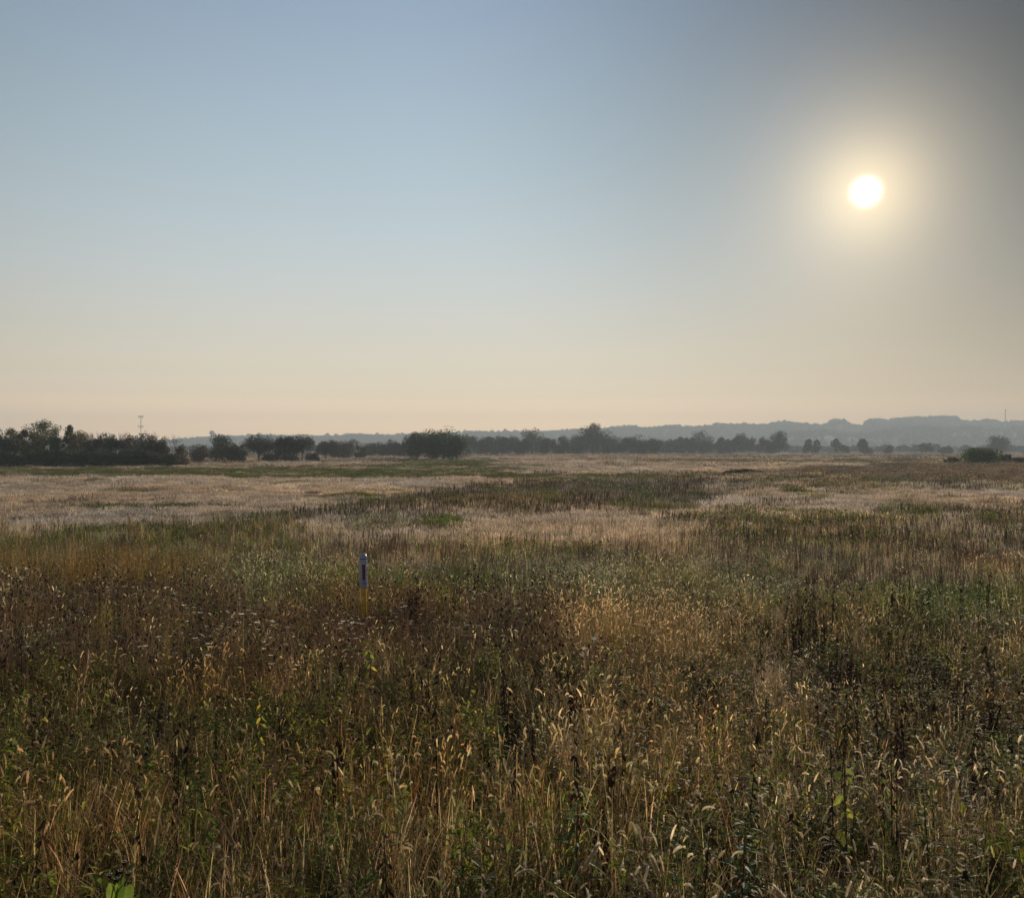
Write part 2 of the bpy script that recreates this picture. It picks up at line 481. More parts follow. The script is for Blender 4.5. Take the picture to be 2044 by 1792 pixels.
def p_fox():
    b = MB()
    for _ in range(rnd.randint(3, 6)):
        an = rnd.uniform(0, 6.283); r = rnd.uniform(0, .13)
        h = rnd.uniform(.30, .76); a2 = rnd.uniform(0, 6.283)
        pts = arc((r * math.cos(an), r * math.sin(an), 0), h, rnd.uniform(.1, .65), a2, 5)
        c = jit(rnd.choice([C_STRAW, (.30, .26, .14, .4), (.22, .20, .08, .35)]), .2)
        b.tube(pts, [.0016, .0015, .0013, .0011, .0009], 3, c, cap=False)
        d = np.array(pts[-1]) - np.array(pts[-2])
        seed_head(b, pts[-1], d, rnd.uniform(.024, .068), rnd.uniform(.0036, .0056), C_HEAD, 5, 24, rnd.choice([.05, .2, .5, .9, 1.2]))
        for k in range(2):
            q = pts[1 + k]; a3 = rnd.uniform(0, 6.283)
            b.ribbon(arc(q, .17, 1.5, a3, 4), [.004, .006, .004, .0008], (math.sin(a3), -math.cos(a3), .1), jit(rnd.choice([(.32, .27, .16, .5), (.16, .17, .05, .5), C_RUST]), .2))
    blades(b, 15, .40, .14, [C_STRAW, (.18, .15, .06, .4), C_BROWN, C_RUST], .0055, (.3, 1.7))
    return b
def p_blade():
    b = MB()
    blades(b, 26, .48, .13, rnd.choice([[C_STRAW, C_BROWN, (.19, .13, .05, .4)], [(.11, .11, .035, .45), C_BROWN, C_STRAW], [C_RUST, C_STRAW, C_GOLD], [(.10, .12, .03, .45), (.08, .10, .03, .4), C_BROWN]]), .0065)
    return b
def p_leafy(cols=None, h=None, n=None):
    b = MB(); cols = cols or rnd.choice([[C_GREEN, C_LIME, C_LIME], [(.19, .165, .045, .6), C_GREEN, C_BROWN, C_BROWN], [(.16, .12, .045, .5), C_BROWN, (.17, .165, .04, .6)], [C_GREEN, (.10, .12, .04, .5)]])
    bigl = 1.55 if rnd.random() < .4 else 1.0
    for _ in range(rnd.randint(2, 3)):
        H = (h or rnd.uniform(.35, .62)); a2 = rnd.uniform(0, 6.283); r = rnd.uniform(0, .08)
        pts = arc((r * math.cos(a2), r * math.sin(a2), 0), H, rnd.uniform(.05, .4), a2, 5)
        b.tube(pts, [.003, .0027, .0022, .0017, .001], 3, jit((.10, .07, .04, .1)), cap=False)
        for i in range(n or 20):
            t = rnd.uniform(.25, 1.0); k = t * 4; k0 = min(3, int(k)); q = np.array(pts[k0]) * (1 - k + k0) + np.array(pts[k0 + 1]) * (k - k0)
            an = rnd.uniform(0, 6.283); el = rnd.uniform(-.1, .9)
            d = (math.cos(an) * math.cos(el), math.sin(an) * math.cos(el), math.sin(el))
            L = rnd.uniform(.028, .062) * (1.25 - .5 * t) * bigl
            b.leaf(q + np.array(d) * .012, d, (0, 0, 1), L, L * rnd.uniform(.35, .6), jit(rnd.choice(cols), .22), rnd.uniform(.1, .7))
    return b
def nest(b, p, r, col, n=16):
    p = np.array(p, float)
    for i in range(n):
        an = 6.283 * i / n + rnd.uniform(-.2, .2); ph = rnd.uniform(.1, 1.4)
        d = np.array([math.cos(an) * math.sin(ph), math.sin(an) * math.sin(ph), math.cos(ph)])
        mid = p + d * r * .9 + np.array([0, 0, -.2 * r]); tip = p + np.array([d[0] * .25, d[1] * .25, 1.5]) * r
        sd = np.cross(d, (0, 0, 1)); sd /= np.linalg.norm(sd) + 1e-6
        b.ribbon([p, mid, tip], [r * .12, r * .30, r * .22], sd, jit(col, .3))
def umbel(b, p, r, col):
    p = np.array(p, float)
    for i in range(9):
        an = 6.283 * i / 9; rr = r * (.75 if i % 2 else .45)
        c = p + np.array([math.cos(an) * rr, math.sin(an) * rr, rr * .12])
        b.ribbon([p - np.array([0, 0, r * .7]), c], r * .03, (math.sin(an), -math.cos(an), 0), jit((.15, .14, .06), .1, .2))
        vs = [c + np.array([math.cos(q * 1.2566) * r * .28, math.sin(q * 1.2566) * r * .28, rnd.uniform(0, .08) * r]) for q in range(5)]
        b.add(vs, [(0, 1, 2, 3, 4)], jit(col, .1))
def p_carrot(white=False):
    b = MB()
    for _ in range(rnd.randint(3, 5)):
        h = rnd.uniform(.42, .72); a2 = rnd.uniform(0, 6.283); r = rnd.uniform(0, .14)
        pts = arc((r * math.cos(a2), r * math.sin(a2), 0), h, rnd.uniform(.02, .3), a2, 4)
        b.tube(pts, [.0026, .0022, .0018, .0014], 3, jit((.27, .17, .10, .15), .2), cap=False)
        if white: umbel(b, pts[-1], rnd.uniform(.022, .04), C_WHITE)
        else: nest(b, pts[-1], rnd.uniform(.013, .027), rnd.choice([C_DARK, C_DARK, (.075, .045, .032, .1), (.16, .10, .06, .2)]))
        for k in range(5):
            q = np.array(pts[rnd.choice([1, 2])]) + np.array([0, 0, rnd.uniform(-.06, .1)]); a3 = rnd.uniform(0, 6.283)
            pp = arc(q, .16, .7, a3, 3); b.tube(pp, .0011, 3, jit((.26, .165, .10, .1)), cap=False)
            if k < 1 and not white: nest(b, pp[-1], rnd.uniform(.008, .014), (.06, .04, .028, .1), 9)
            else:
                for _ in range(3):
                    an = rnd.uniform(0, 6.283)
                    b.leaf(pp[-1], (math.cos(an), math.sin(an), .2), (0, 0, 1), .035, .014, jit(rnd.choice([C_BROWN, (.12, .11, .04, .4)]), .3), .5)
    blades(b, 14, .45, .15, [C_BROWN, C_STRAW, C_RUST, (.28, .19, .12, .45)], .0055)
    return b
def p_gold(k=1.0):
    b = MB()
    for _ in range(rnd.randint(4, 6)):
        h = rnd.uniform(.62, .95) * k; a2 = rnd.uniform(0, 6.283); r = rnd.uniform(0, .13)
        pts = arc((r * math.cos(a2), r * math.sin(a2), 0), h, rnd.uniform(0, .18), a2, 6)
        b.tube(pts, .0024, 3, jit((.25, .17, .07, .1)), cap=False)
        for i in range(24):
            t = rnd.uniform(.25, 1.0); kk = t * 5; k0 = min(4, int(kk)); q = np.array(pts[k0]) * (1 - kk + k0) + np.array(pts[k0 + 1]) * (kk - k0)
            an = rnd.uniform(0, 6.283); L = .07 * (1.25 - t)
            b.leaf(q, (math.cos(an), math.sin(an), .9), (0, 0, 1), L + .012, .014, jit(rnd.choice([C_GOLD, (.30, .26, .08, .5), (.34, .22, .09, .4)]), .2), .3)
    blades(b, 10, .5, .15, [C_STRAW, C_GREEN, (.22, .2, .06, .4)], .006)
    return b
def p_straw():
    b = MB()
    blades(b, 34, .36, .16, [C_TAN, C_TAN, (.52, .42, .30, .4), C_STRAW], .0055, (.2, 1.2), 3)
    return b
def p_dock():
    b = MB()
    for _ in range(rnd.randint(2, 4)):
        h = rnd.uniform(.42, .70); a2 = rnd.uniform(0, 6.283); r = rnd.uniform(0, .16)
        pts = arc((r * math.cos(a2), r * math.sin(a2), 0), h, rnd.uniform(0, .15), a2, 6)
        b.tube(pts, .003, 3, jit(C_BROWN), cap=False)
        for i in range(30):
            t = rnd.uniform(.45, 1.0); kk = t * 5; k0 = min(4, int(kk)); q = np.array(pts[k0]) * (1 - kk + k0) + np.array(pts[k0 + 1]) * (kk - k0)
            an = rnd.uniform(0, 6.283); s = .018 * (1.35 - t)
            b.leaf(q, (math.cos(an), math.sin(an), .8), (0, 0, 1), s * 2.2, s * 1.2, jit(rnd.choice([(.14, .095, .065, .3), (.18, .125, .085, .3), (.10, .07, .05, .25)]), .25), .1)
    blades(b, 14, .42, .18, [C_BROWN, C_STRAW, C_RUST, C_TAN], .006)
    return b
def p_dead(h=None, n=None):
    b = MB()
    for _ in range(n or rnd.randint(1, 3)):
        H = (h or rnd.uniform(.5, .85)); a2 = rnd.uniform(0, 6.283); r = rnd.uniform(0, .08)
        pts = arc((r * math.cos(a2), r * math.sin(a2), 0), H, rnd.uniform(0, .2), a2, 6)
        b.tube(pts, [.005, .0045, .004, .003, .0022, .001], 4, jit(C_DARK), cap=False)
        for i in range(16):
            t = rnd.uniform(.3, 1.0); kk = t * 5; k0 = min(4, int(kk)); q = np.array(pts[k0]) * (1 - kk + k0) + np.array(pts[k0 + 1]) * (kk - k0)
            an = rnd.uniform(0, 6.283); L = rnd.uniform(.025, .06)
            b.leaf(q, (math.cos(an) * .6, math.sin(an) * .6, -.7), (math.sin(an), math.cos(an), .4), L, L * .5, jit(rnd.choice([C_DARK, (.045, .028, .02, .15)]), .25), -.2)
    return b

# patches for the middle distance: many stems of one kind on a metre of ground
def patch(kind):
    b = MB(); RAD = .75
    def pos():
        a = rnd.uniform(0, 6.283); r = RAD * math.sqrt(rnd.random()); return r * math.cos(a), r * math.sin(a)
    def tri(h, wd, col, n, lean=.35):
        for _ in range(n):
            x, y = pos(); a = rnd.uniform(0, 6.283); H = h * rnd.uniform(.6, 1.2); c = jit(col[rnd.randrange(len(col))], .25)
            tx, ty = x + H * lean * rnd.uniform(-1, 1), y + H * lean * rnd.uniform(-1, 1); ww = wd * rnd.uniform(.6, 1.4)
            sx, sy = math.cos(a) * ww * .5, math.sin(a) * ww * .5
            m = ((x * .35 + tx * .65), (y * .35 + ty * .65), H * .7)
            b.add([(x - sx, y - sy, 0), (x + sx, y + sy, 0), (m[0] + sx * .8, m[1] + sy * .8, m[2]), (m[0] - sx * .8, m[1] - sy * .8, m[2]), (tx, ty, H)], [(0, 1, 2, 3), (3, 2, 4)], c)
    def spike(h, wd, col, n, lo=.5):
        for _ in range(n):
            x, y = pos(); H = h * rnd.uniform(.6, 1.15); c = jit(col[rnd.randrange(len(col))], .2); tx, ty = x + rnd.uniform(-.06, .06), y + rnd.uniform(-.06, .06)
            for a in (0.3, 1.9):
                sx, sy = math.cos(a), math.sin(a)
                prof = [(0, .12), (lo, .15), (lo + .12, .8), (.8, 1), (.93, .6), (1, .08)]
                vs = []
                for t, q in prof:
                    cx, cy = x + (tx - x) * t, y + (ty - y) * t
                    vs += [(cx - sx * wd * .5 * q, cy - sy * wd * .5 * q, H * t), (cx + sx * wd * .5 * q, cy + sy * wd * .5 * q, H * t)]
                b.add(vs, [(2 * i, 2 * i + 1, 2 * i + 3, 2 * i + 2) for i in range(5)], c)
    def dots(h, s, col, n, up=.25):
        for _ in range(n):
            x, y = pos(); H = h * rnd.uniform(1 - up, 1 + up); an = rnd.uniform(0, 6.283); el = rnd.uniform(-.5, 1.2); L = s * rnd.uniform(.6, 1.4)
            d = (math.cos(an) * math.cos(el), math.sin(an) * math.cos(el), math.sin(el))
            b.leaf((x, y, H), d, (0, 0, 1), L, L * .6, jit(col[rnd.randrange(len(col))], .25), .4)
    if kind == 'fox':
        tri(.45, .02, [C_STRAW, C_BROWN, (.2, .16, .06, .4)], 110); spike(.5, .03, [C_HEAD, (.66, .56, .40, .6), C_STRAW], 30, .82)
    elif kind == 'blade':
        tri(.40, .022, [(.2, .16, .12, .35), (.32, .27, .18, .4), (.13, .13, .055, .4), (.19, .15, .09, .4)], 150)
    elif kind in ('leafy', 'green'):
        cg = [C_GREEN, (.09, .13, .03, .45), C_LIME if kind == 'green' else C_BROWN]
        tri(.35, .02, cg, 60); dots(.34, .09, cg, 120, .5)
    elif kind == 'carrot':
        tri(.45, .02, [C_BROWN, C_BROWN, C_STRAW, C_RUST], 110); spike(.6, .045, [C_DARK, (.07, .045, .03, .1)], 14, .9)
    elif kind == 'umbel':
        tri(.45, .02, [C_BROWN, C_GREEN, C_STRAW], 100); dots(.7, .05, [C_WHITE], 8, .1)
    elif kind == 'gold':
        tri(.55, .02, [C_GREEN, C_STRAW, (.22, .2, .06, .4)], 90); spike(.85, .035, [C_GOLD, (.25, .21, .10, .5), (.28, .21, .12, .4)], 18, .25)
    elif kind == 'straw':
        tri(.24, .03, [C_TAN, C_TAN, (.535, .435, .34, .45)], 150, .7)
    elif kind == 'dock':
        tri(.30, .024, [(.2, .16, .12, .35), C_TAN, (.2, .165, .12, .4), (.36, .30, .21, .4)], 130, .5); spike(.56, .026, [(.12, .09, .066, .25), (.16, .12, .085, .3), (.08, .06, .046, .2)], 14, .35)
    elif kind == 'dead':
        tri(.4, .02, [C_BROWN, C_DARK], 40); spike(.7, .06, [C_DARK], 9, .3); dots(.45, .1, [C_DARK, C_BROWN], 30, .5)
    elif kind == 'brush':
        tri(.5, .04, [(.40, .30, .2, .4), C_STRAW, C_BROWN], 60); dots(.6, .12, [(.40, .30, .20, .4), (.46, .36, .25, .4), (.16, .13, .08, .3)], 110, .45)
    return b

KINDS = {  # kind: (near builders, how many, object name, label)
    'fox': (p_fox, 8, 'foxtail_grass', 'tan foxtail grass with nodding bristly seed heads glowing against the sun'),
    'blade': (p_blade, 8, 'dry_grass', 'dry brown and straw coloured grass blades filling the field'),
    'leafy': (p_leafy, 9, 'leafy_weeds', 'low leafy weeds in dull green and brown among the grass'),
    'green': (lambda: p_leafy([C_GREEN, (.09, .14, .03, .5), C_LIME], rnd.uniform(.3, .5), 17), 5, 'green_weeds', 'fresh green patches of low broadleaf weeds'),
    'carrot': (p_carrot, 7, 'wild_carrot_seed_heads', 'brown dried wild carrot with dark curled seed heads'),
    'umbel': (lambda: p_carrot(True), 4, 'wild_carrot_blossom', 'last flat white flower heads of wild carrot over brown weeds'),
    'gold': (p_gold, 5, 'goldenrod_weeds', 'tall golden olive feathery stems at the left of the field'),
    'straw': (p_straw, 5, 'straw_grass', 'short pale pinkish straw grass in broad patches'),
    'dock': (p_dock, 6, 'dock_weeds', 'upright dark brown seed spikes standing over the field grass'),
    'dead': (p_dead, 5, 'dead_weeds', 'blackened dead weed stalks with shrivelled hanging leaves'),
    'brush': (p_dock, 4, 'brush_weeds', 'reddish tan rough brush on the right of the field'),
}
ORDER = list(KINDS)
POST_X = (727.5 - 1022) / F * 13.9
MIX = np.zeros((15, len(ORDER)))
def mixrow(z, **kw):
    for k, v_ in kw.items(): MIX[z, ORDER.index(k)] = v_
mixrow(WEED, blade=.27, fox=.28, leafy=.34, green=.05, dead=.025, carrot=.035)
mixrow(CARROT, carrot=.36, blade=.20, fox=.11, leafy=.20, green=.05, umbel=.03, dead=.02, dock=.03)
mixrow(GOLD, gold=.32, blade=.16, green=.24, leafy=.10, fox=.10, dock=.08)
mixrow(GREEN, green=.72, leafy=.14, fox=.08, blade=.06)
mixrow(STRAW, straw=.93, blade=.03, dock=.04)
mixrow(DOCK, dock=.26, blade=.12, leafy=.10, green=.04, straw=.42, fox=.06)
mixrow(LEAFY, leafy=.56, green=.10, blade=.18, fox=.10, carrot=.03, dead=.03)
mixrow(GRASSY, blade=.50, fox=.24, leafy=.20, green=.04, dead=.02)
mixrow(DOCKD, dock=.58, blade=.16, leafy=.10, straw=.16)
mixrow(FOX, fox=.66, blade=.10, straw=.18, leafy=.06)
mixrow(DARK, leafy=.46, dead=.05, blade=.25, fox=.20, green=.04)
mixrow(OLIVE, green=.26, leafy=.24, blade=.35, straw=.15)
mixrow(BRUSH, brush=.50, dock=.04, leafy=.08, straw=.38)
mixrow(FOXG, fox=.50, green=.22, leafy=.15, blade=.09, carrot=.04)
mixrow(MIXL, blade=.34, leafy=.22, green=.16, dock=.12, gold=.015, straw=.16)
MIXM = MIX.copy()
for z_, kw in [(DOCK, dict(dock=.38, blade=.07, straw=.50, leafy=.07, green=.04, fox=.04)), (STRAW, dict(straw=.985, dock=.012, blade=.003)), (OLIVE, dict(green=.32, leafy=.22, blade=.30, straw=.16)),
               (MIXL, dict(blade=.25, leafy=.15, green=.15, dock=.12, straw=.32, gold=.01))]:
    MIXM[z_] = 0
    for k, v_ in kw.items(): MIXM[z_, ORDER.index(k)] = v_
MIX /= MIX.sum(1, keepdims=True); MIXM /= MIXM.sum(1, keepdims=True)
ZT = np.ones((15, 3)); ZT[CARROT] = (1.22, 1.18, 1.12); ZT[GOLD] = (.95, .90, .90); ZT[FOX] = (1.25, 1.18, 1.12); ZT[GRASSY] = (1.02, .86, .68); ZT[WEED] = (1.0, .93, .80); ZT[LEAFY] = (1.06, 1.02, .8); ZT[FOXG] = (.95, 1.0, 1.0)
ZH = np.ones(15); ZH[BRUSH] = .6; ZH[OLIVE] = .5; ZH[MIXL] = .65; ZH[GREEN] = .7

pts = {k: [] for k in ORDER}     # arrays of x, y, z, rx, ry, rz, sx, sz, index, tint

def stand(u, v_top, h):
    y = 8.0
    for _ in range(25):
        x = (u - 1022) / F * y
        y = .5 * y + .5 * (CAM_Z - float(gz(x, y)) - h) * F / (v_top - HV)
    return (u - 1022) / F * y, y
CLEAR = [stand(*q) for q in [(237, 1716, .85), (1150, 1558, .80), (1480, 1625, .70), (1692, 1490, .85), (742, 1272, .80), (440, 1525, .66), (1035, 1335, .85), (1540, 1650, 1.05), (1420, 1708, .98)]]
def scatter(r0, r1, dens, half, near, sc_fn, seed, smin=1.0):
    g = np.random.default_rng(seed)
    # number from the density integrated over the wedge
    rs = np.geomspace(r0, r1, 200); wdt = 2 * math.tan(R(half))
    lam = dens(rs) * rs * wdt
    cum = np.concatenate([[0], np.cumsum((lam[1:] + lam[:-1]) / 2 * np.diff(rs))])
    N = int(cum[-1])
    y = np.interp(g.random(N) * cum[-1], cum, rs)
    x = (g.random(N) - .5) * wdt * y
    if near: x = (g.random(N) - .5) * wdt * (y + 1.5)
    z = zones(x, y)
    c = (MIX if near else MIXM)[z].cumsum(1)
    cl = .62 * fbm(x / (.55 if near else 4), y / (.6 if near else 6), 60 + seed, 3) + .38 * (fbm(x / (2.2 if near else 14), y / (2.6 if near else 22), 65 + seed, 2)) + g.normal(0, .05, N)
    o_ = np.empty(N); o_[np.argsort(cl)] = (np.arange(N) + .5) / N
    o_ = (o_ * 3.0) % 1.0
    sp = (o_[:, None] > c).sum(1).clip(0, len(ORDER) - 1)
    s = sc_fn(y, g)
    big = fbm(x / (2.5 if near else 12), y / (2.5 if near else 14), 70 + seed, 3)
    hh = .50 + 1.0 * big if near else .72 + .56 * big
    if not near: hh = hh * ZH[z]
    else:
        for cx, cy in CLEAR:
            hh = np.where((np.abs(x - cx * y / cy) < .20) & (y < cy + .1) & (y > cy - 1.0), hh * .5, hh)
    hh = np.where((np.abs(x - POST_X * y / 13.9) < 1.0) & (y > 9.5) & (y < 14.6), hh * .84, hh)
    warm = fbm(x / (1.6 if near else 9), y / (1.6 if near else 12), 80 + seed, 4) - .5
    br = np.exp((g.random(N) - .5) * .7) * (0.8 + .4 * big) * (1.36 if near else 1.06)
    br = br * ZT[z].mean(1)
    tint = np.stack([br * (1 + warm * .34), br * (1 + warm * .06), br * (1 - warm * .34)], 1) * (ZT[z] / ZT[z].mean(1, keepdims=True))
    gzz = gz(x, y)
    for i, k in enumerate(ORDER):
        q = sp == i
        n = q.sum()
        if not n: continue
        nn = KINDS[k][1]
        idx = g.integers(0, nn, n) if near else nn + g.integers(0, 3, n)
        sh = s[q]
        sz = (g.uniform(.75, 1.2, n) * hh[q]) * (1.0 if near else 1.0 + .0 * sh)
        pts[k].append(np.stack([x[q], y[q], gzz[q] - .01, g.normal(0, .07, n), g.normal(0, .07, n), g.random(n) * 6.283,
                                sh, sz * np.clip(sh ** .12, 1, 1.35), idx.astype(float), tint[q, 0], tint[q, 1], tint[q, 2]], 1))

def d_near(r): return 80 * np.clip((34 - r) / 24, 0.12, 1)
scatter(1.6, 34, d_near, 38, True, lambda y, g: g.uniform(.6, 1.25, len(y)), 1)
scatter(24, 160, lambda r: 3.2 * (26 / np.maximum(r, 26)) ** 1.35 * np.clip((r - 22) / 8, .15, 1), 37, False, lambda y, g: g.uniform(.8, 1.2, len(y)) * np.clip(y / 60, 1, 3), 2)
scatter(150, 760, lambda r: .115 * (150 / r) ** 1.5, 36, False, lambda y, g: g.uniform(.8, 1.25, len(y)) * 3.0 * np.clip(y / 150, 1, 3.2), 3)

def scatter_object(name, label, protos, arr, mat_name=None):
    pc = bpy.data.collections.new(name + '_kinds')      # never linked to the scene
    for i, me in enumerate(protos):
        pc.objects.link(bpy.data.objects.new('%s_kind_%03d' % (name, i), me))
    me = bpy.data.meshes.new(name)
    n = len(arr)
    me.vertices.add(n); me.vertices.foreach_set('co', arr[:, :3].astype(np.float32).ravel())
    def attr(nm, ty, data, key):
        a = me.attributes.new(nm, ty, 'POINT'); a.data.foreach_set(key, data)
    attr('rot', 'FLOAT_VECTOR', arr[:, 3:6].astype(np.float32).ravel(), 'vector')
    attr('scl', 'FLOAT_VECTOR', np.stack([arr[:, 6], arr[:, 6], arr[:, 7]], 1).astype(np.float32).ravel(), 'vector')
    attr('idx', 'INT', arr[:, 8].astype(np.int32), 'value')
    attr('tint', 'FLOAT_VECTOR', arr[:, 9:12].astype(np.float32).ravel(), 'vector')
    o = link(name, me)
    tag(o, label, kind='stuff')
    t = bpy.data.node_groups.new(name + '_scatter', 'GeometryNodeTree')
    t.interface.new_socket('Geometry', in_out='INPUT', socket_type='NodeSocketGeometry')
    t.interface.new_socket('Geometry', in_out='OUTPUT', socket_type='NodeSocketGeometry')
    gi = t.nodes.new('NodeGroupInput'); go = t.nodes.new('NodeGroupOutput')
    ci = t.nodes.new('GeometryNodeCollectionInfo'); ci.inputs['Collection'].default_value = pc
    ci.inputs['Separate Children'].default_value = True; ci.inputs['Reset Children'].default_value = True
    ip = t.nodes.new('GeometryNodeInstanceOnPoints'); ip.inputs['Pick Instance'].default_value = True
    def na(nm, ty):
        a = t.nodes.new('GeometryNodeInputNamedAttribute'); a.data_type = ty; a.inputs['Name'].default_value = nm
        return a.outputs['Attribute']
    t.links.new(gi.outputs[0], ip.inputs['Points']); t.links.new(ci.outputs[0], ip.inputs['Instance'])
    t.links.new(na('idx', 'INT'), ip.inputs['Instance Index'])
    t.links.new(na('rot', 'FLOAT_VECTOR'), ip.inputs['Rotation']); t.links.new(na('scl', 'FLOAT_VECTOR'), ip.inputs['Scale'])
    t.links.new(ip.outputs[0], go.inputs[0])
    md = o.modifiers.new('scatter', 'NODES'); md.node_group = t
    return o

for k in ORDER:
    if not pts[k]: continue
    fn, nn, nm, lab = KINDS[k]
    protos = [fn().mesh('%s_kind_%d' % (nm, i), M_PLANT) for i in range(nn)] + [patch(k).mesh('%s_patch_%d' % (nm, i), M_PATCH) for i in range(3)]
    scatter_object(nm, lab, protos, np.concatenate(pts[k]))

# ------------------------------------------------------------------ trees
def crown_mesh(name, W_, H, base, lumps, leaf, nleaf, cols, seed, top=0.5, gaps=0.0):
    """crown of many small leaf clumps set over a crowd of lumps"""
    g = np.random.default_rng(seed)
    ch = H - base
    n = lumps
    # lump centres inside an egg
    d = g.normal(size=(n, 3)); d /= np.linalg.norm(d, axis=1)[:, None]
    rr = g.random(n) ** .33
    cx = d[:, 0] * rr * W_ * .36; cy = d[:, 1] * rr * W_ * .36; cz = np.sign(d[:, 2]) * np.abs(d[:, 2]) ** .8 * rr * ch * .36
    # narrower at the top
    f = 1 - top * np.clip(cz / (ch * .5), -.4, 1)
    cx *= f; cy *= f
    lr = g.uniform(.12, .25, n) * W_ * (1 - .35 * top * np.clip(cz / (ch * .5), 0, 1))
    C = np.stack([cx, cy, base + ch * .5 + cz], 1)
    which = g.integers(0, n, nleaf)
    dd = g.normal(size=(nleaf, 3)); dd /= np.linalg.norm(dd, axis=1)[:, None]
    rad = lr[which] * (g.random(nleaf) ** .35) * g.uniform(.8, 1.15, nleaf)
    P = C[which] + dd * rad[:, None] * np.array([1, 1, .85])
    P[:, 2] = np.maximum(P[:, 2], base * .6 + .05)
    P[:, 2] = np.minimum(P[:, 2], H)
    k = W_ * .5 / max(.01, np.percentile(np.abs(P[:, 0]), 98.5)); P[:, :2] *= k
    z0, z1 = np.percentile(P[:, 2], 1), np.percentile(P[:, 2], 99.0)
    P[:, 2] = base * .7 + (P[:, 2] - z0) / (z1 - z0) * (H - base * .7)
    P[:, 2] = np.maximum(P[:, 2], .1)
    C[:, :2] *= k
    a = g.normal(size=(nleaf, 3)); a /= np.linalg.norm(a, axis=1)[:, None]
    b = np.cross(a, g.normal(size=(nleaf, 3))); b /= np.linalg.norm(b, axis=1)[:, None]
    s = leaf * g.uniform(.5, 1.3, nleaf)[:, None]
    V = np.stack([P - a * s, P - b * s * .6, P + a * s, P + b * s * .6], 1).reshape(-1, 3)
    Q = np.arange(nleaf * 4).reshape(-1, 4)
    cc = np.array(cols)[g.integers(0, len(cols), n)][which]
    cc = cc * g.uniform(.7, 1.3, (nleaf, 1))
    Cc = np.repeat(np.concatenate([cc, np.full((nleaf, 1), .3)], 1), 4, 0)
    return fast_mesh(name, V, Q, Cc, M_CROWN), C, lr

def limb_mesh(name, H, base, W_, C, trunks, seed, fine=0):
    g = random.Random(seed); b = MB(); bark = (.07, .055, .045, 0)
    for k in range(trunks):
        ox = g.uniform(-.12, .12) * W_ * (trunks > 1) * 1.6; oy = g.uniform(-.1, .1) * W_ * (trunks > 1)
        lean = g.uniform(-.1, .1) * W_ + ox * .8
        r0 = max(.09, .028 * H) * (1 if trunks == 1 else .7)
        tp = np.array([ox + lean, oy, base + (H - base) * .5])
        p = [np.array([ox, oy, -.2]), np.array([ox + lean * .25 + g.uniform(-.1, .1), oy, base * .6]), np.array([ox + lean * .6, oy, base + (H - base) * .2]), tp]
        b.tube(p, [r0 * 1.25, r0, r0 * .7, r0 * .3], 6, bark)
        order = list(range(len(C))); g.shuffle(order)
        for i in order[:max(3, 7 // trunks)]:
            st = p[1] * .4 + p[2] * .6 if g.random() < .5 else p[1]
            e = np.array(C[i]); m = (st + e) * .5 + np.array([0, 0, .06 * H])
            b.tube([st, m, e], [r0 * .5, r0 * .32, r0 * .12], 4, bark, cap=False)
    return b.mesh(name, M_WOOD)

def bare_mesh(name, H, W_, seed, depth=5, col=(.10, .085, .075, 0), r0=None):
    g = random.Random(seed); b = MB()
    def br(p, d, L, r, k):
        e = p + d * L
        m = (p + e) / 2 + np.array([g.uniform(-.06, .06) * L, g.uniform(-.06, .06) * L, .02 * L])
        b.tube([p, m, e], [r, r * .85, r * .7], 3 if k < depth - 1 else 5, col, cap=False)
        if k <= 0: return
        for _ in range(3 if k > 1 else 2):
            a = g.uniform(0, 6.283); s = g.uniform(.3, .75)
            nd = d + np.array([math.cos(a) * s * W_ / H * 1.8, math.sin(a) * s * W_ / H * 1.8, g.uniform(-.05, .35)]); nd /= np.linalg.norm(nd)
            br(e, nd, L * g.uniform(.58, .8), r * .62, k - 1)
    br(np.array([0, 0, -.2]), np.array([g.uniform(-.08, .08), 0, 1.0]), H * .33, r0 or .018 * H, depth)
    zs = max(q[2] for q in b.v); k = H / zs
    b.v = [(x * k, y * k, z * k) for x, y, z in b.v]
    return b.mesh(name, M_WOOD)

G_DK = [(.045, .068, .026), (.06, .082, .032), (.068, .074, .036)]
G_MD = [(.075, .10, .035), (.10, .11, .04), (.06, .085, .03)]
G_AU = [(.17, .14, .05), (.19, .145, .06), (.12, .12, .045)]
G_RU = [(.14, .075, .045), (.10, .07, .045), (.08, .065, .04)]
G_GY = [(.06, .065, .045), (.07, .07, .05), (.05, .055, .04)]
TREE_SEED = [100]
BA = 165.0

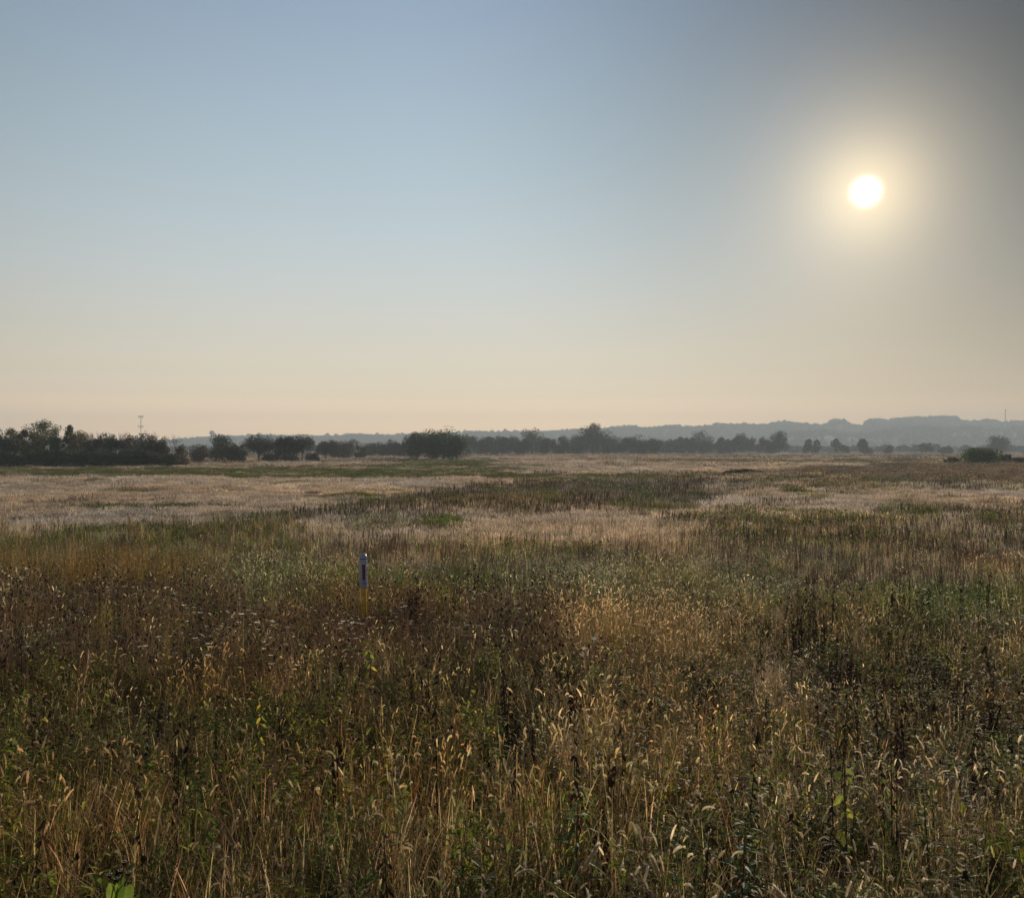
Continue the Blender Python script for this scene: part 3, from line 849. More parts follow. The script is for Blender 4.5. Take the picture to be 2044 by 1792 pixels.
def tree(u, top, hw, base_v, dist, cols, label, style='round', group=None, cat='tree', name='tree', y_off=0.0):
    """one tree standing where its foot is seen, with its own width and height"""
    TREE_SEED[0] += 1; sd = TREE_SEED[0]
    D = dist + y_off
    if style != 'bare': hw = hw * (1.12 if dist == BA else 1.1); top = top - (3.2 if dist == BA else 1.0)
    x = (u - 1022.0) / F * D
    g0 = float(gz(x, D)) - .05
    foot = CAM_Z - (base_v - HV) / F * D if False else g0
    H = CAM_Z + (HV - top) / F * D - foot
    Wd = 2 * hw / F * D
    root = bpy.data.objects.new(name, None); COL.objects.link(root); root.location = (x, D, foot); root.empty_display_size = 1.0
    tag(root, label, cat, group)
    px = D / 869.0
    if style == 'bare':
        link('branches', bare_mesh('branches', H, Wd, sd, 5, r0=max(.012 * H, px * .35)), root)
        return root
    bfrac = {'round': .10, 'trunk': .26, 'multi': .40, 'shrub': .02, 'tall': .22, 'airy': .30, 'cone': .05, 'ball': .0}[style]
    lumps = {'round': 34, 'trunk': 30, 'multi': 30, 'shrub': 20, 'tall': 22, 'airy': 13, 'cone': 36, 'ball': 46}[style]
    topn = {'round': .12, 'trunk': .2, 'multi': .15, 'shrub': .3, 'tall': .45, 'airy': .5, 'cone': .95, 'ball': .05}[style]
    if style == 'round' and D > 300: lumps = 19
    nl = int({'airy': 1500, 'shrub': 2200, 'ball': 5200}.get(style, 3800) * (1.25 if D < 300 else .8))
    leaf = max(.10, px * .75, Wd * .026)
    me, C, lr = crown_mesh('crown', Wd * (1.02 if style != 'airy' else 1.0), H, H * bfrac, lumps, leaf, nl, cols, sd, topn)
    link('crown', me, root)
    link('trunk', limb_mesh('trunk', H, H * bfrac + .15 * H, Wd, C, 3 if style in ('multi', 'shrub') else 1, sd), root)
    return root

# left belt, about 165 m off
BA, GA = 165.0, 'trees of the dark belt at the left edge'
for (u, top, hw, cols, style, lab, yo) in [
    (-34, 862, 34, G_DK, 'round', 'tree partly cut off by the left edge of the picture', 4),
    (4, 867, 20, G_DK, 'round', 'dark green tree at the far left end of the belt', 0),
    (25, 861, 20, G_AU, 'trunk', 'yellow brown small tree just left of the tallest tree of the belt', 3),
    (47, 862, 9, G_GY, 'airy', 'thin half bare tree in the gap beside the yellow brown tree', 0),
    (84, 845, 27, G_MD, 'round', 'tallest dark green tree of the left belt with a domed top', 5),
    (72, 868, 20, G_AU, 'round', 'lower yellow tinged tree in front of the tallest tree of the belt', -2),
    (110, 857, 17, G_MD, 'round', 'green shoulder tree at the right of the tallest belt tree', 2),
    (139, 854, 12, G_MD, 'tall', 'narrow topped green tree two right of the tallest belt tree', 3),
    (160, 866, 20, G_AU, 'round', 'sloping olive tree before the low stretch of the belt', 0),
    (197, 872, 24, G_GY, 'round', 'broad grey green tree at the start of the low stretch', 2),
    (228, 876, 18, G_DK, 'round', 'low dark tree in the middle of the belt left of the radio mast', 0),
    (257, 873, 19, G_RU, 'round', 'reddish grey tree under the radio mast', 2),
    (292, 872, 24, G_GY, 'round', 'wide tree right of the radio mast with twigs over its top', 0),
    (322, 881, 15, G_RU, 'round', 'dull red brown tree near the right end of the belt', -2),
    (362, 893, 15, G_RU, 'shrub', 'low reddish tree closing the right end of the belt', 0)]:
    tree(u, top, hw, 931, BA, cols, lab, style, GA, y_off=yo)
for (u, top, hw, lab) in [(180, 861, 6, 'leftmost pale leafless sapling rising behind the belt'), (200, 861, 5, 'second pale leafless sapling from the left behind the belt'),
                          (223, 861, 9, 'widest pale leafless sapling behind the middle of the belt'), (247, 862, 9, 'pale leafless sapling nearest the radio mast')]:
    tree(u, top, hw, 931, BA, G_GY, lab, 'bare', 'leafless saplings behind the belt', y_off=20, name='leafless_tree')
for (u, top, hw, lab) in [(285, 861, 14, 'leafless twiggy tree just right of the radio mast'), (309, 861, 9, 'narrow leafless tree between the mast and the belt end'),
                          (345, 865, 16, 'wide leafless tree at the right end of the belt against the hills')]:
    tree(u, top, hw, 931, BA, G_GY, lab, 'bare', None, y_off=6, name='leafless_tree')
HEDGE = ['cut off by the left picture edge', 'at the left picture edge under the far left tree', 'under the yellow brown small tree', 'in the gap left of the tallest tree', 'under the left side of the tallest tree',
         'under the right side of the tallest tree', 'under the green shoulder tree', 'under the narrow topped tree', 'under the sloping olive tree', 'under the leftmost pale sapling', 'left of the radio mast under the broad grey tree',
         'under the low middle tree left of the mast', 'just left of the foot of the radio mast', 'just right of the foot of the radio mast', 'under the wide twiggy tree right of the mast', 'under the dull red brown tree', 'at the right end of the hedge']
for i, u in enumerate(np.linspace(-30, 340, 17)):
    tree(float(u) + rnd.uniform(-5, 5), 903 + rnd.uniform(-5, 5), 17, 932, BA - 8 + rnd.uniform(-2, 2), G_DK, 'low dark hedge shrub ' + HEDGE[i], 'shrub',
         'dark shrubs along the foot of the left belt', 'shrub', 'shrub')
# next clump, about 212 m
for (u, top, hw, cols, style, lab) in [
    (400, 892, 20, G_RU, 'shrub', 'low brownish tree between the belt and the water tower tree'),
    (443, 871, 24, G_DK, 'round', 'dark round tree standing right below the water tower'),
    (466, 890, 13, G_DK, 'round', 'small dark tree leaning on the right of the water tower tree'),
    (480, 891, 11, G_DK, 'shrub', 'dark bush between the water tower tree and the first spreading tree')]:
    tree(u, top, hw, 923.5, 212.0, cols, lab, style)
# spreading trees with visible stems, about 230 m
for (u, top, hw, cols, style, lab, yo) in [
    (518, 871, 28, G_GY, 'multi', 'leftmost of the three spreading trees with open stems', 0),
    (568, 873, 22, G_GY, 'trunk', 'middle spreading tree with a forked trunk showing under it', 0),
    (597, 872, 27, G_GY, 'multi', 'rightmost of the three spreading trees with several leaning stems', 3),
    (540, 907, 14, G_DK, 'shrub', 'dark bush at the foot of the leftmost spreading tree', -3),
    (575, 912, 17, G_DK, 'shrub', 'low dark bush under the forked spreading tree', -3),
    (622, 906, 13, G_DK, 'shrub', 'round dark bush at the right of the spreading trees', -2)]:
    tree(u, top, hw, 921.5, 231.0, cols, lab, style, y_off=yo, cat='tree' if style != 'shrub' else 'shrub', name='tree' if style != 'shrub' else 'shrub')
for (u, top, hw, cols, style, lab) in [
    (646, 883, 13, G_GY, 'multi', 'small grey tree at the left of the mid field thicket'),
    (664, 881, 16, G_GY, 'trunk', 'grey tree second from the left in the mid field thicket'),
    (695, 881, 24, G_RU, 'round', 'largest rounded tree of the mid field thicket'),
    (720, 892, 11, G_GY, 'shrub', 'low tree tailing off the right side of the mid field thicket')]:
    tree(u, top, hw, 916, 305.0, cols, lab, style)
for (u, top, hw, cols, style, lab) in [
    (743, 886, 18, G_DK, 'round', 'dark bushy tree in the gap left of the big dark clump'),
    (770, 881, 14, G_DK, 'round', 'middle tree of three just left of the big dark clump'),
    (787, 884, 15, G_GY, 'round', 'grey tree touching the left flank of the big dark clump'),
    (803, 888, 12, G_GY, 'round', 'lowest tree tucked behind the left flank of the big dark clump')]:
    tree(u, top, hw, 911, 400.0, cols, lab, style)
# big dark clump, about 270 m
for (u, top, hw, cols, style, lab, yo) in [
    (832, 866, 27, G_DK, 'round', 'left tree of the big dark clump in the middle', 0),
    (865, 863, 29, G_DK, 'round', 'front centre tree of the big dark clump in the middle', -4),
    (886, 860, 29, G_DK, 'round', 'highest domed tree of the big dark clump', 2),
    (911, 871, 21, G_DK, 'round', 'right tree sloping down from the big dark clump', 0)]:
    tree(u, top, hw, 919, 268.0, cols, lab, style, 'trees of the big dark clump', y_off=yo)
for (u, top, hw, cols, style, lab) in [
    (936, 871, 15, G_GY, 'round', 'grey tree just right of the big dark clump'),
    (956, 877, 14, G_GY, 'round', 'second grey tree right of the big dark clump'),
    (979, 874, 18, G_GY, 'round', 'third grey tree right of the big dark clump'),
    (1000, 873, 16, G_GY, 'round', 'fourth grey tree right of the big dark clump'),
    (1020, 874, 17, G_GY, 'round', 'tree two left of the spiky topped tree'),
    (1040, 876, 14, G_DK, 'round', 'dark tree leaning on the left of the spiky topped tree'),
    (1062, 859, 20, G_MD, 'tall', 'spiky topped tree standing above its row in the middle'),
    (1090, 877, 13, G_GY, 'round', 'low tree just right of the spiky topped tree'),
    (1117, 873, 18, G_GY, 'round', 'flat topped tree between the spiky tree and the tall pointed one'),
    (1126, 889, 11, G_DK, 'shrub', 'small dark tree in front of the flat topped one')]:
    tree(u, top, hw, 908, 520.0, cols, lab, style)
for (u, top, hw, cols, style, lab, yo) in [
    (1182, 848, 19, G_DK, 'tall', 'tall dark tree that peaks highest in the middle of the row', 4),
    (1180, 862, 34, G_DK, 'cone', 'broad dark skirt tree in front of the tall peak', 0),
    (1155, 872, 16, G_DK, 'round', 'left shoulder tree under the tall dark peak', 2),
    (1204, 863, 17, G_DK, 'round', 'right shoulder tree under the tall dark peak', -2),
    (1228, 873, 22, G_DK, 'round', 'last dark tree on the right of the tall peak', 2),
    (1257, 875, 15, G_GY, 'round', 'grey tree in the notch right of the dark peak', 4),
    (1280, 873, 24, G_GY, 'round', 'wide low domed tree right of the dark peak', 0),
    (1305, 878, 14, G_GY, 'round', 'tree at the right slope of the low dome', 2)]:
    tree(u, top, hw, 905.5, 560.0, cols, lab, style, y_off=yo)
for (u, top, hw, cols, style, lab) in [
    (1331, 880, 15, G_GY, 'round', 'low tree starting the hazy right hand row'),
    (1350, 878, 14, G_GY, 'round', 'second low tree of the hazy right hand row'),
    (1362, 875, 12, G_GY, 'round', 'third tree of the hazy right hand row'),
    (1379, 876, 10, G_GY, 'round', 'tree just left of the airy layered tree'),
    (1401, 862, 22, G_GY, 'airy', 'airy layered tree rising above the hazy row'),
    (1404, 880, 18, G_GY, 'round', 'full low tree at the foot of the airy layered tree'),
    (1441, 876, 13, G_GY, 'round', 'tree just right of the airy layered tree'),
    (1455, 879, 13, G_GY, 'round', 'small tree between the two taller hazy trees'),
    (1480, 868, 12, G_GY, 'tall', 'narrow hazy tree with a knobbed top'),
    (1497, 876, 11, G_GY, 'airy', 'thin tree just right of the knobbed one'),
    (1524, 876, 11, G_GY, 'tall', 'slim dark tree between the row and the umbrella shaped one'),
    (1541, 884, 8, G_GY, 'shrub', 'low bush at the left foot of the rounded open tree'),
    (1556, 863, 16, G_GY, 'trunk', 'rounded open tree at the right end of the row'),
    (1613, 879, 9, G_GY, 'tall', 'left tree of a lone pair right of the row'),
    (1630, 880, 6, G_GY, 'tall', 'slim right tree of a lone pair right of the row'),
    (1669, 877, 10, G_GY, 'airy', 'lone crooked tree with a ball of leaves on top'),
    (1684, 890, 9, G_GY, 'airy', 'small side tree leaning right of the crooked one'),
    (1722, 878, 8, G_GY, 'tall', 'lone upright tree with a notched crown'),
    (1730, 893, 10, G_GY, 'shrub', 'bush at the foot of the lone notched tree'),
    (1775, 890, 8, G_GY, 'shrub', 'faint small round tree in the haze'),
    (1847, 886, 12, G_GY, 'airy', 'faint thin tree in the haze right of the small round one'),
    (1887, 893, 12, G_GY, 'shrub', 'faint low tree in the haze left of the green bush'),
    (1991, 872, 18, G_GY, 'trunk', 'hazy umbrella shaped tree near the right edge above the green bush')]:
    tree(u, top, hw, 905, 660.0, cols, lab, style)
# bushes on the right
for (u, top, hw, cols, lab, dist) in [
    (1959, 895.5, 31, [(.12, .17, .05), (.09, .13, .04)], 'large round green bush at the right edge of the field', 186),
    (1904, 914.5, 13, G_MD, 'small green bush left of the large round one', 190),
    (2005, 908, 13, G_GY, 'ragged brown green bush right of the large round one', 196),
    (2034, 915, 14, G_RU, 'low reddish bush at the right picture edge', 190)]:
    tree(u, top, hw, 927, dist, cols, lab, 'ball' if hw > 20 else 'airy', None, 'bush', 'bush')
for i, (u, top, hw) in enumerate([(1459, 941, 11), (1474, 938, 12), (1491, 937, 13), (1508, 940, 12)]):
    tree(u, top, hw, 948, 106.0 + i, [(.13, .14, .07), (.10, .11, .05), (.16, .14, .08)], ['leftmost low dark bush of the thicket in the open field', 'second low dark bush of the thicket in the open field',
         'highest low dark bush of the thicket in the open field', 'rightmost low dark bush of the thicket in the open field'][i], 'shrub', 'low dark thicket in the open field', 'bush', 'bush')

# ------------------------------------------------------------------ hills with woods
def hills(name, dist, prof, amp_seed, depth, label):
    us = np.linspace(-700, 2740, 520); az_x = (us - 1022) / F
    v = np.interp(us, [p[0] for p in prof], [p[1] for p in prof])
    top = (HV - v) / F * dist + CAM_Z - 23.5 * dist / 3000.0
    top = np.maximum(top, 0.5)
    rows = 34
    ts = np.linspace(0, 1, rows)
    X = []; Y = []; Z = []
    for t in ts:
        yy = dist - depth * (1 - t) if t < .7 else dist - depth * .3 + (t - .7) * depth
        s = np.clip(t / .7, 0, 1); s = s * s * (3 - 2 * s)
        X.append(az_x * yy); Y.append(np.full_like(us, yy))
        Z.append(-2 + (top + 2) * s * (.9 + .2 * fbm(us / 90., np.full_like(us, t * 5), amp_seed, 3)) if t < .7 else -2 + (top + 2) * (1 - .5 * (t - .7)))
    X = np.array(X); Y = np.array(Y); Z = np.array(Z)
    for r in range(rows):   # the crest follows the outline exactly
        if abs(ts[r] - .7) < .02: Z[r] = top
    idx = np.arange(X.size).reshape(X.shape)
    q = np.stack([idx[:-1, :-1], idx[:-1, 1:], idx[1:, 1:], idx[1:, :-1]], -1).reshape(-1, 4)
    mat = bpy.data.materials.new(name + '_soil'); mat.use_nodes = True
    t_ = NT(mat.node_tree); p = mat.node_tree.nodes['Principled BSDF']; g = t_.n('ShaderNodeNewGeometry')
    t_.put(p.inputs['Base Color'], t_.ramp(t_.noise(g.outputs['Position'], .01, 6), [(.3, (.018, .024, .014)), (.7, (.03, .034, .02))]))
    p.inputs['Roughness'].default_value = 1
    me = fast_mesh(name, np.stack([X.ravel(), Y.ravel(), Z.ravel()], 1), q, None, mat, True)
    tag(link(name, me), label, kind='structure')
    return us, X, Y, Z, ts

PROF1 = [(-700, 872), (0, 878), (325, 875.5), (362, 873), (412, 871), (430, 869), (475, 868), (511, 865.5), (565, 866), (665, 866.5), (715, 864), (790, 865.5), (835, 861), (865, 863),
         (915, 861), (978, 859), (1056, 860.5), (1093, 859), (1131, 856.5), (1156, 854), (1206, 852.5), (1256, 852.5), (1308, 851.5), (1318, 849), (1345, 848), (1360, 851), (1381, 851.5),
         (1431, 846.5), (1456, 848), (1472, 846.5), (1528, 848), (1542, 844), (1583, 843.5), (1617, 847), (1640, 847), (1656, 844), (1668, 839), (1682, 842), (1701, 847), (1729, 846), (1735, 837),
         (1774, 838), (1800, 834.5), (1822, 833.5), (1892, 833.5), (1908, 835), (1914, 841), (1945, 841.5), (1962, 838), (1975, 836), (1988, 839), (2044, 839.5), (2750, 845)]
PROF2 = [(-700, 899), (1380, 899), (1500, 880), (1560, 862), (1600, 858), (1645, 857), (1700, 861), (1750, 859), (1795, 852), (1840, 850), (1890, 852), (1950, 850), (2044, 852), (2750, 856)]
def forest(sets, label):
    g = np.random.default_rng(55)
    rows = []
    for (us, X, Y, Z, ts), n, size in sets:
        nr, nc = X.shape
        j = g.integers(0, nc - 1, n)
        # denser towards the crest so that the outline is closed
        r = np.where(g.random(n) < .45, 23 + g.integers(-1, 2, n), g.integers(1, 27, n))
        fx = g.random(n)
        x = X[r, j] * (1 - fx) + X[r, j + 1] * fx; y = np.minimum(Y[r, j] + g.uniform(-12, 12, n), HZ_FAR - 25); z = Z[r, j] * (1 - fx) + Z[r, j + 1] * fx
        s = size * g.uniform(.5, 1.3, n) * (0.5 + .9 * fbm(x / 60., y / 60., 12, 3))
        br = g.uniform(.65, 1.35, n)
        rows.append(np.stack([x, y, z, np.zeros(n), np.zeros(n), g.random(n) * 6.283, s, s * g.uniform(.85, 1.25, n), g.integers(0, 4, n).astype(float), br, br, br * .95], 1))
    # low woods on the flat land before the hills
    n = 5200
    y = g.uniform(900, 2100, n); x = (g.random(n) - .5) * 1.6 * y
    keep = fbm(x / 160., y / 120., 19, 3) > .47
    x = x[keep]; y = y[keep]; n = len(x); s = 6.0 * g.uniform(.6, 1.2, n); br = g.uniform(.7, 1.3, n)
    rows.append(np.stack([x, y, np.full(n, 0.0), np.zeros(n), np.zeros(n), g.random(n) * 6.283, s, s * .75, g.integers(0, 4, n).astype(float), br, br, br * .9], 1))
    protos = []
    for k in range(4):
        gg = np.random.default_rng(900 + k); m = 150
        d = gg.normal(size=(m, 3)); d /= np.linalg.norm(d, axis=1)[:, None]; d[:, 2] = np.abs(d[:, 2]) * 1.5 - .35
        P = d * gg.uniform(.55, 1.0, m)[:, None] + np.array([0, 0, .75])
        a = gg.normal(size=(m, 3)); a /= np.linalg.norm(a, axis=1)[:, None]; b_ = np.cross(a, d); b_ /= np.linalg.norm(b_, axis=1)[:, None]
        s_ = .20
        V = np.stack([P - a * s_, P - b_ * s_, P + a * s_, P + b_ * s_], 1).reshape(-1, 3)
        c = np.tile([.032, .038, .022, .05], (m * 4, 1))
        protos.append(fast_mesh('wood_crown_%d' % k, V, np.arange(m * 4).reshape(-1, 4), c, M_FOREST))
    scatter_object('hill_woods', label, protos, np.concatenate(rows))
h1 = hills('far_hills', 3000.0, PROF1, 5, 900, 'long low wooded hills fading to grey blue along the horizon')
h2 = hills('near_hills', 2300.0, PROF2, 8, 500, 'nearer wooded rise in front of the hills at the right')
forest([(h1, 26000, 6.6), (h2, 10000, 5.6)], 'continuous far woods covering the hazy hills')

# ------------------------------------------------------------------ masts and water tower
M_STEEL = simple('galvanised_steel', (.28, .28, .28), .5, .6)
M_TOWER = simple('tower_paint', (.30, .32, .34), .5, 0)
def flat_mesh(b, name, mat):
    me = bpy.data.meshes.new(name); me.from_pydata(b.v, [], b.f); me.materials.append(mat); me.update(); return me
GREY = (.3, .3, .3, 0)
def mast(u, vtop, dist, wb, wt, label, rings, th):
    x = (u - 1022) / F * dist; H = CAM_Z + (HV - vtop) / F * dist
    root = bpy.data.objects.new('radio_mast', None); COL.objects.link(root); root.location = (x, dist, 0); tag(root, label, 'mast')
    corners = [(math.cos(a), math.sin(a)) for a in (.5, 2.6, 4.7)]
    for cxy in corners:
        b = MB(); b.tube([(cxy[0] * wb, cxy[1] * wb, 0), (cxy[0] * wt, cxy[1] * wt, H)], [th, th * .8], 4, GREY); link('leg', flat_mesh(b, 'leg', M_STEEL), root)
    b = MB(); nseg = int(H / (wb * 2.2)); 
    for i in range(nseg):
        t0, t1 = i / nseg, (i + 1) / nseg; w0, w1 = wb + (wt - wb) * t0, wb + (wt - wb) * t1
        for k in range(3):
            p, q = corners[k], corners[(k + 1) % 3]
            b.tube([(p[0] * w0, p[1] * w0, H * t0), (q[0] * w1, q[1] * w1, H * t1)], th * .45, 3, GREY)
            b.tube([(p[0] * w1, p[1] * w1, H * t1), (q[0] * w1, q[1] * w1, H * t1)], th * .4, 3, GREY)
    link('bracing', flat_mesh(b, 'bracing', M_STEEL), root)
    for hr in rings:
        ringr = wt + 1.6
        b = MB()
        for k in range(6):
            a0, a1 = k * 1.0472, (k + 1) * 1.0472
            b.tube([(math.cos(a0) * ringr, math.sin(a0) * ringr, H * hr), (math.cos(a1) * ringr, math.sin(a1) * ringr, H * hr)], th * .6, 4, GREY)
            b.tube([(0, 0, H * hr), (math.cos(a0) * ringr, math.sin(a0) * ringr, H * hr)], th * .4, 4, GREY)
        pf = link('platform', flat_mesh(b, 'platform', M_STEEL), root)
        for k in range(6):
            a0 = k * 1.0472; cx, cy = math.cos(a0) * (ringr + .2), math.sin(a0) * (ringr + .2)
            b = MB(); b.tube([(cx, cy, H * hr - 1.2), (cx, cy, H * hr + 1.2)], .28, 4, GREY)
            link('antenna', flat_mesh(b, 'antenna', M_TOWER), pf)
    return root
mast(281, 830.5, 900, 1.3, .5, 'slender lattice radio mast with two antenna rings behind the left belt', (.985, .72), .11)
mast(2007, 817.5, 2380, 2.2, .9, 'distant thin mast on the skyline near the right edge', (.985,), .45)
def water_tower():
    dist = 2550.0; x = (423.5 - 1022) / F * dist; top = CAM_Z + (HV - 859) / F * dist
    root = bpy.data.objects.new('water_tower', None); COL.objects.link(root); root.location = (x, dist, 0)
    tag(root, 'distant pale water tower with a bulb tank above the left hills', 'water tower')
    rad = 5.6 / F * dist; b = MB(); n = 20; prof = []
    for i in range(13):
        a = math.pi * i / 12 - math.pi / 2
        prof.append((rad * math.cos(a) * (1 if math.sin(a) > -.3 else .98), top - rad * .88 + rad * .88 * math.sin(a)))
    vs = []; fs = []
    for r_, z_ in prof: vs += [(max(r_, .01) * math.cos(q * 6.283 / n), max(r_, .01) * math.sin(q * 6.283 / n), z_) for q in range(n)]
    for i in range(12):
        for q in range(n): fs.append((i * n + q, i * n + (q + 1) % n, (i + 1) * n + (q + 1) % n, (i + 1) * n + q))
    b.add(vs, fs, GREY); link('tank', flat_mesh(b, 'tank', M_TOWER), root)
    zb = top - rad * 1.7
    b = MB(); b.tube([(0, 0, 0), (0, 0, 8), (0, 0, zb - 4), (0, 0, zb + 1.5)], [4.2, 2.2, 1.9, 3.6], 16, GREY); link('pedestal', flat_mesh(b, 'pedestal', M_TOWER), root)
water_tower()

# ------------------------------------------------------------------ marker post
def marker_post():
    x, y = at(728, 1262, None, 0.0)
    y = 13.9; x = (727.5 - 1022) / F * y
    z0 = float(gz(x, y)); top = CAM_Z - (1104 - HV) / F * y
    H = top - z0
    root = bpy.data.objects.new('marker_post', None); COL.objects.link(root); root.location = (x, y, z0)
    root.rotation_euler = (0, R(-.9), R(4))
    tag(root, 'round yellow utility marker post with a white capped sleeve standing in the weeds', 'post')
    def cyl(name, mat, prof, n=40, parent=root, a0=0, a1=2 * math.pi, smooth=True):
        closed = abs(a1 - a0 - 2 * math.pi) < 1e-6; m = n if closed else n + 1
        vs = []; fs = []
        for r_, z_ in prof: vs += [(r_ * math.cos(a0 + (a1 - a0) * q / n), r_ * math.sin(a0 + (a1 - a0) * q / n), z_) for q in range(m)]
        for i in range(len(prof) - 1):
            for q in range(n if closed else n): fs.append((i * m + q, i * m + (q + 1) % m, (i + 1) * m + (q + 1) % m, (i + 1) * m + q))
        me = bpy.data.meshes.new(name); me.from_pydata(vs, [], fs); me.materials.append(mat)
        if smooth:
            for p_ in me.polygons: p_.use_smooth = True
        me.update(); return link(name, me, parent)
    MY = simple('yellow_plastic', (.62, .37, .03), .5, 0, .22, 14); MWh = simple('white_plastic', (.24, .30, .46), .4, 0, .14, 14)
    MR = simple('dark_red_print', (.10, .012, .02), .5); MK = simple('dark_blue_print', (.03, .035, .12), .5); MS = simple('seam_disc_black', (.05, .05, .06), .6); MSK = simple('sticker_film', (.28, .345, .52), .35, 0, .10)  # one black serves the cap seam and the small disc on the pole
    zs = H - .545
    cyl('pole', MY, [(.0465, -.3), (.0465, .2), (.0465, zs + .02)])
    cyl('sleeve', MWh, [(.045, zs), (.057, zs), (.058, zs + .01), (.0575, zs + .45), (.0565, zs + .462)])
    dome = [(.0600, zs + .462), (.0612, zs + .466), (.0608, zs + .48)] + [(.0600 * math.cos(a), zs + .482 + .063 * math.sin(a)) for a in np.linspace(0, 1.53, 12)] + [(.0005, zs + .545)]
    cyl('cap', MWh, dome)
    cyl('cap_seam', MS, [(.0590, zs + .452), (.0596, zs + .453), (.0596, zs + .461), (.0590, zs + .462)])
    c = -math.pi / 2 + .18; f = .0581
    st = cyl('sticker', MSK, [(f, zs + .03), (f, zs + .43)], 24, root, c - .95, c + .95)
    cyl('red_band', MR, [(f + .0006, zs + .125), (f + .0006, zs + .372)], 12, st, c - .42, c + .42)
    g = random.Random(4)   # small print, too small to read in the place: rows of dark strokes
    b = MB()
    for row, (zz, hh) in enumerate([(.105, .010), (.088, .006), (.078, .006), (.066, .011), (.052, .006), (.043, .006)]):
        a = c - .5
        while a < c + .62:
            wa = g.uniform(.05, .16)
            if a + wa > c + .62: break
            rr = f + .0006
            n = 4; vs = []
            for k in range(n): aa = a + wa * k / (n - 1); vs += [(rr * math.cos(aa), rr * math.sin(aa), zs + zz), (rr * math.cos(aa), rr * math.sin(aa), zs + zz + hh)]
            b.add(vs, [(2 * k, 2 * k + 2, 2 * k + 3, 2 * k + 1) for k in range(n - 1)], GREY)
            a += wa + g.uniform(.03, .07)
    for (a, zz, wa, hh) in [(c + .68, .385, .14, .035), (c + .72, .275, .12, .03), (c + .72, .235, .12, .03), (c + .74, .195, .12, .025)]:
        rr = f + .0006; vs = []
        for k in range(4): aa = a + wa * k / 3; vs += [(rr * math.cos(aa), rr * math.sin(aa), zs + zz), (rr * math.cos(aa), rr * math.sin(aa), zs + zz + hh)]
        b.add(vs, [(2 * k, 2 * k + 2, 2 * k + 3, 2 * k + 1) for k in range(3)], GREY)
    link('small_print', flat_mesh(b, 'small_print', MK), st)['kind'] = 'stuff'
    cyl('painted_hole', MS, [(.0001, 0), (.011, 0)], 14).matrix_local  # flat disc on the pole, dark inside of a hole painted as colour
    ho = [o for o in root.children if o.name.startswith('painted_hole')][0]
    ho.rotation_euler = (R(90), 0, R(8)); ho.location = (.006, -.0475, zs - .10)
marker_post()

# ------------------------------------------------------------------ single plants that stand out
def plant_thing(name, u, v_top, h, label, parts, cat='plant', group=None, rz=0.0):
    """u, v_top: where its top is seen; h: its height in metres"""
    y = 8.0
    for _ in range(25):
        x = (u - 1022) / F * y
        y = .5 * y + .5 * (CAM_Z - float(gz(x, y)) - h) * F / (v_top - HV)
    x = (u - 1022) / F * y
    root = bpy.data.objects.new(name, None); COL.objects.link(root); root.location = (x, y, float(gz(x, y)) - .01); root.rotation_euler = (0, 0, rz)
    tag(root, label, cat, group)
    for nm, b in parts:
        po = link(nm, b.mesh(nm, M_THING), root)
        if nm in ('plume', 'seed_head'): po['kind'] = 'stuff'
    return root

def heart_leaf(L, Wd, col, seed=0):
    """broad heart shaped leaf lying along +y, gently cupped"""
    b = MB(); g = random.Random(seed); rim = []
    n = 18
    for i in range(n + 1):
        a = math.pi * i / n
        wv = math.sin(a) ** .75 * (1 + .35 * math.cos(a)); yy = (1 - math.cos(a)) / 2
        yb = yy * L - .16 * L * math.exp(-((yy - .08) / .12) ** 2) * (wv > .2)
        rim.append((wv * Wd * .5 * (1 + g.uniform(-.04, .04)), yb))
    mid = [(0, p[1] if i else 0) for i, p in enumerate(rim)]
    vs = []; fs = []
    def zf(xx, yy): return .18 * abs(xx) - .35 * (yy / L) ** 2 * L * .6
    for i in range(n + 1):
        yy = L * i / n
        vs += [(-rim[i][0], rim[i][1], zf(rim[i][0], rim[i][1])), (-rim[i][0] * .5, (rim[i][1] + yy) / 2, zf(rim[i][0] * .5, yy)), (0, yy, zf(0, yy) - .002), (rim[i][0] * .5, (rim[i][1] + yy) / 2, zf(rim[i][0] * .5, yy)), (rim[i][0], rim[i][1], zf(rim[i][0], rim[i][1]))]
    for i in range(n):
        for k in range(4): fs.append((5 * i + k, 5 * i + k + 1, 5 * i + 5 + k + 1, 5 * i + 5 + k))
    b.add(vs, fs, col)
    return b

def transform(b, rx=0, ry=0, rz=0, loc=(0, 0, 0)):
    from mathutils import Euler
    m = Euler((rx, ry, rz)).to_matrix()
    b.v = [tuple(m @ Vector(p) + Vector(loc)) for p in b.v]
    return b

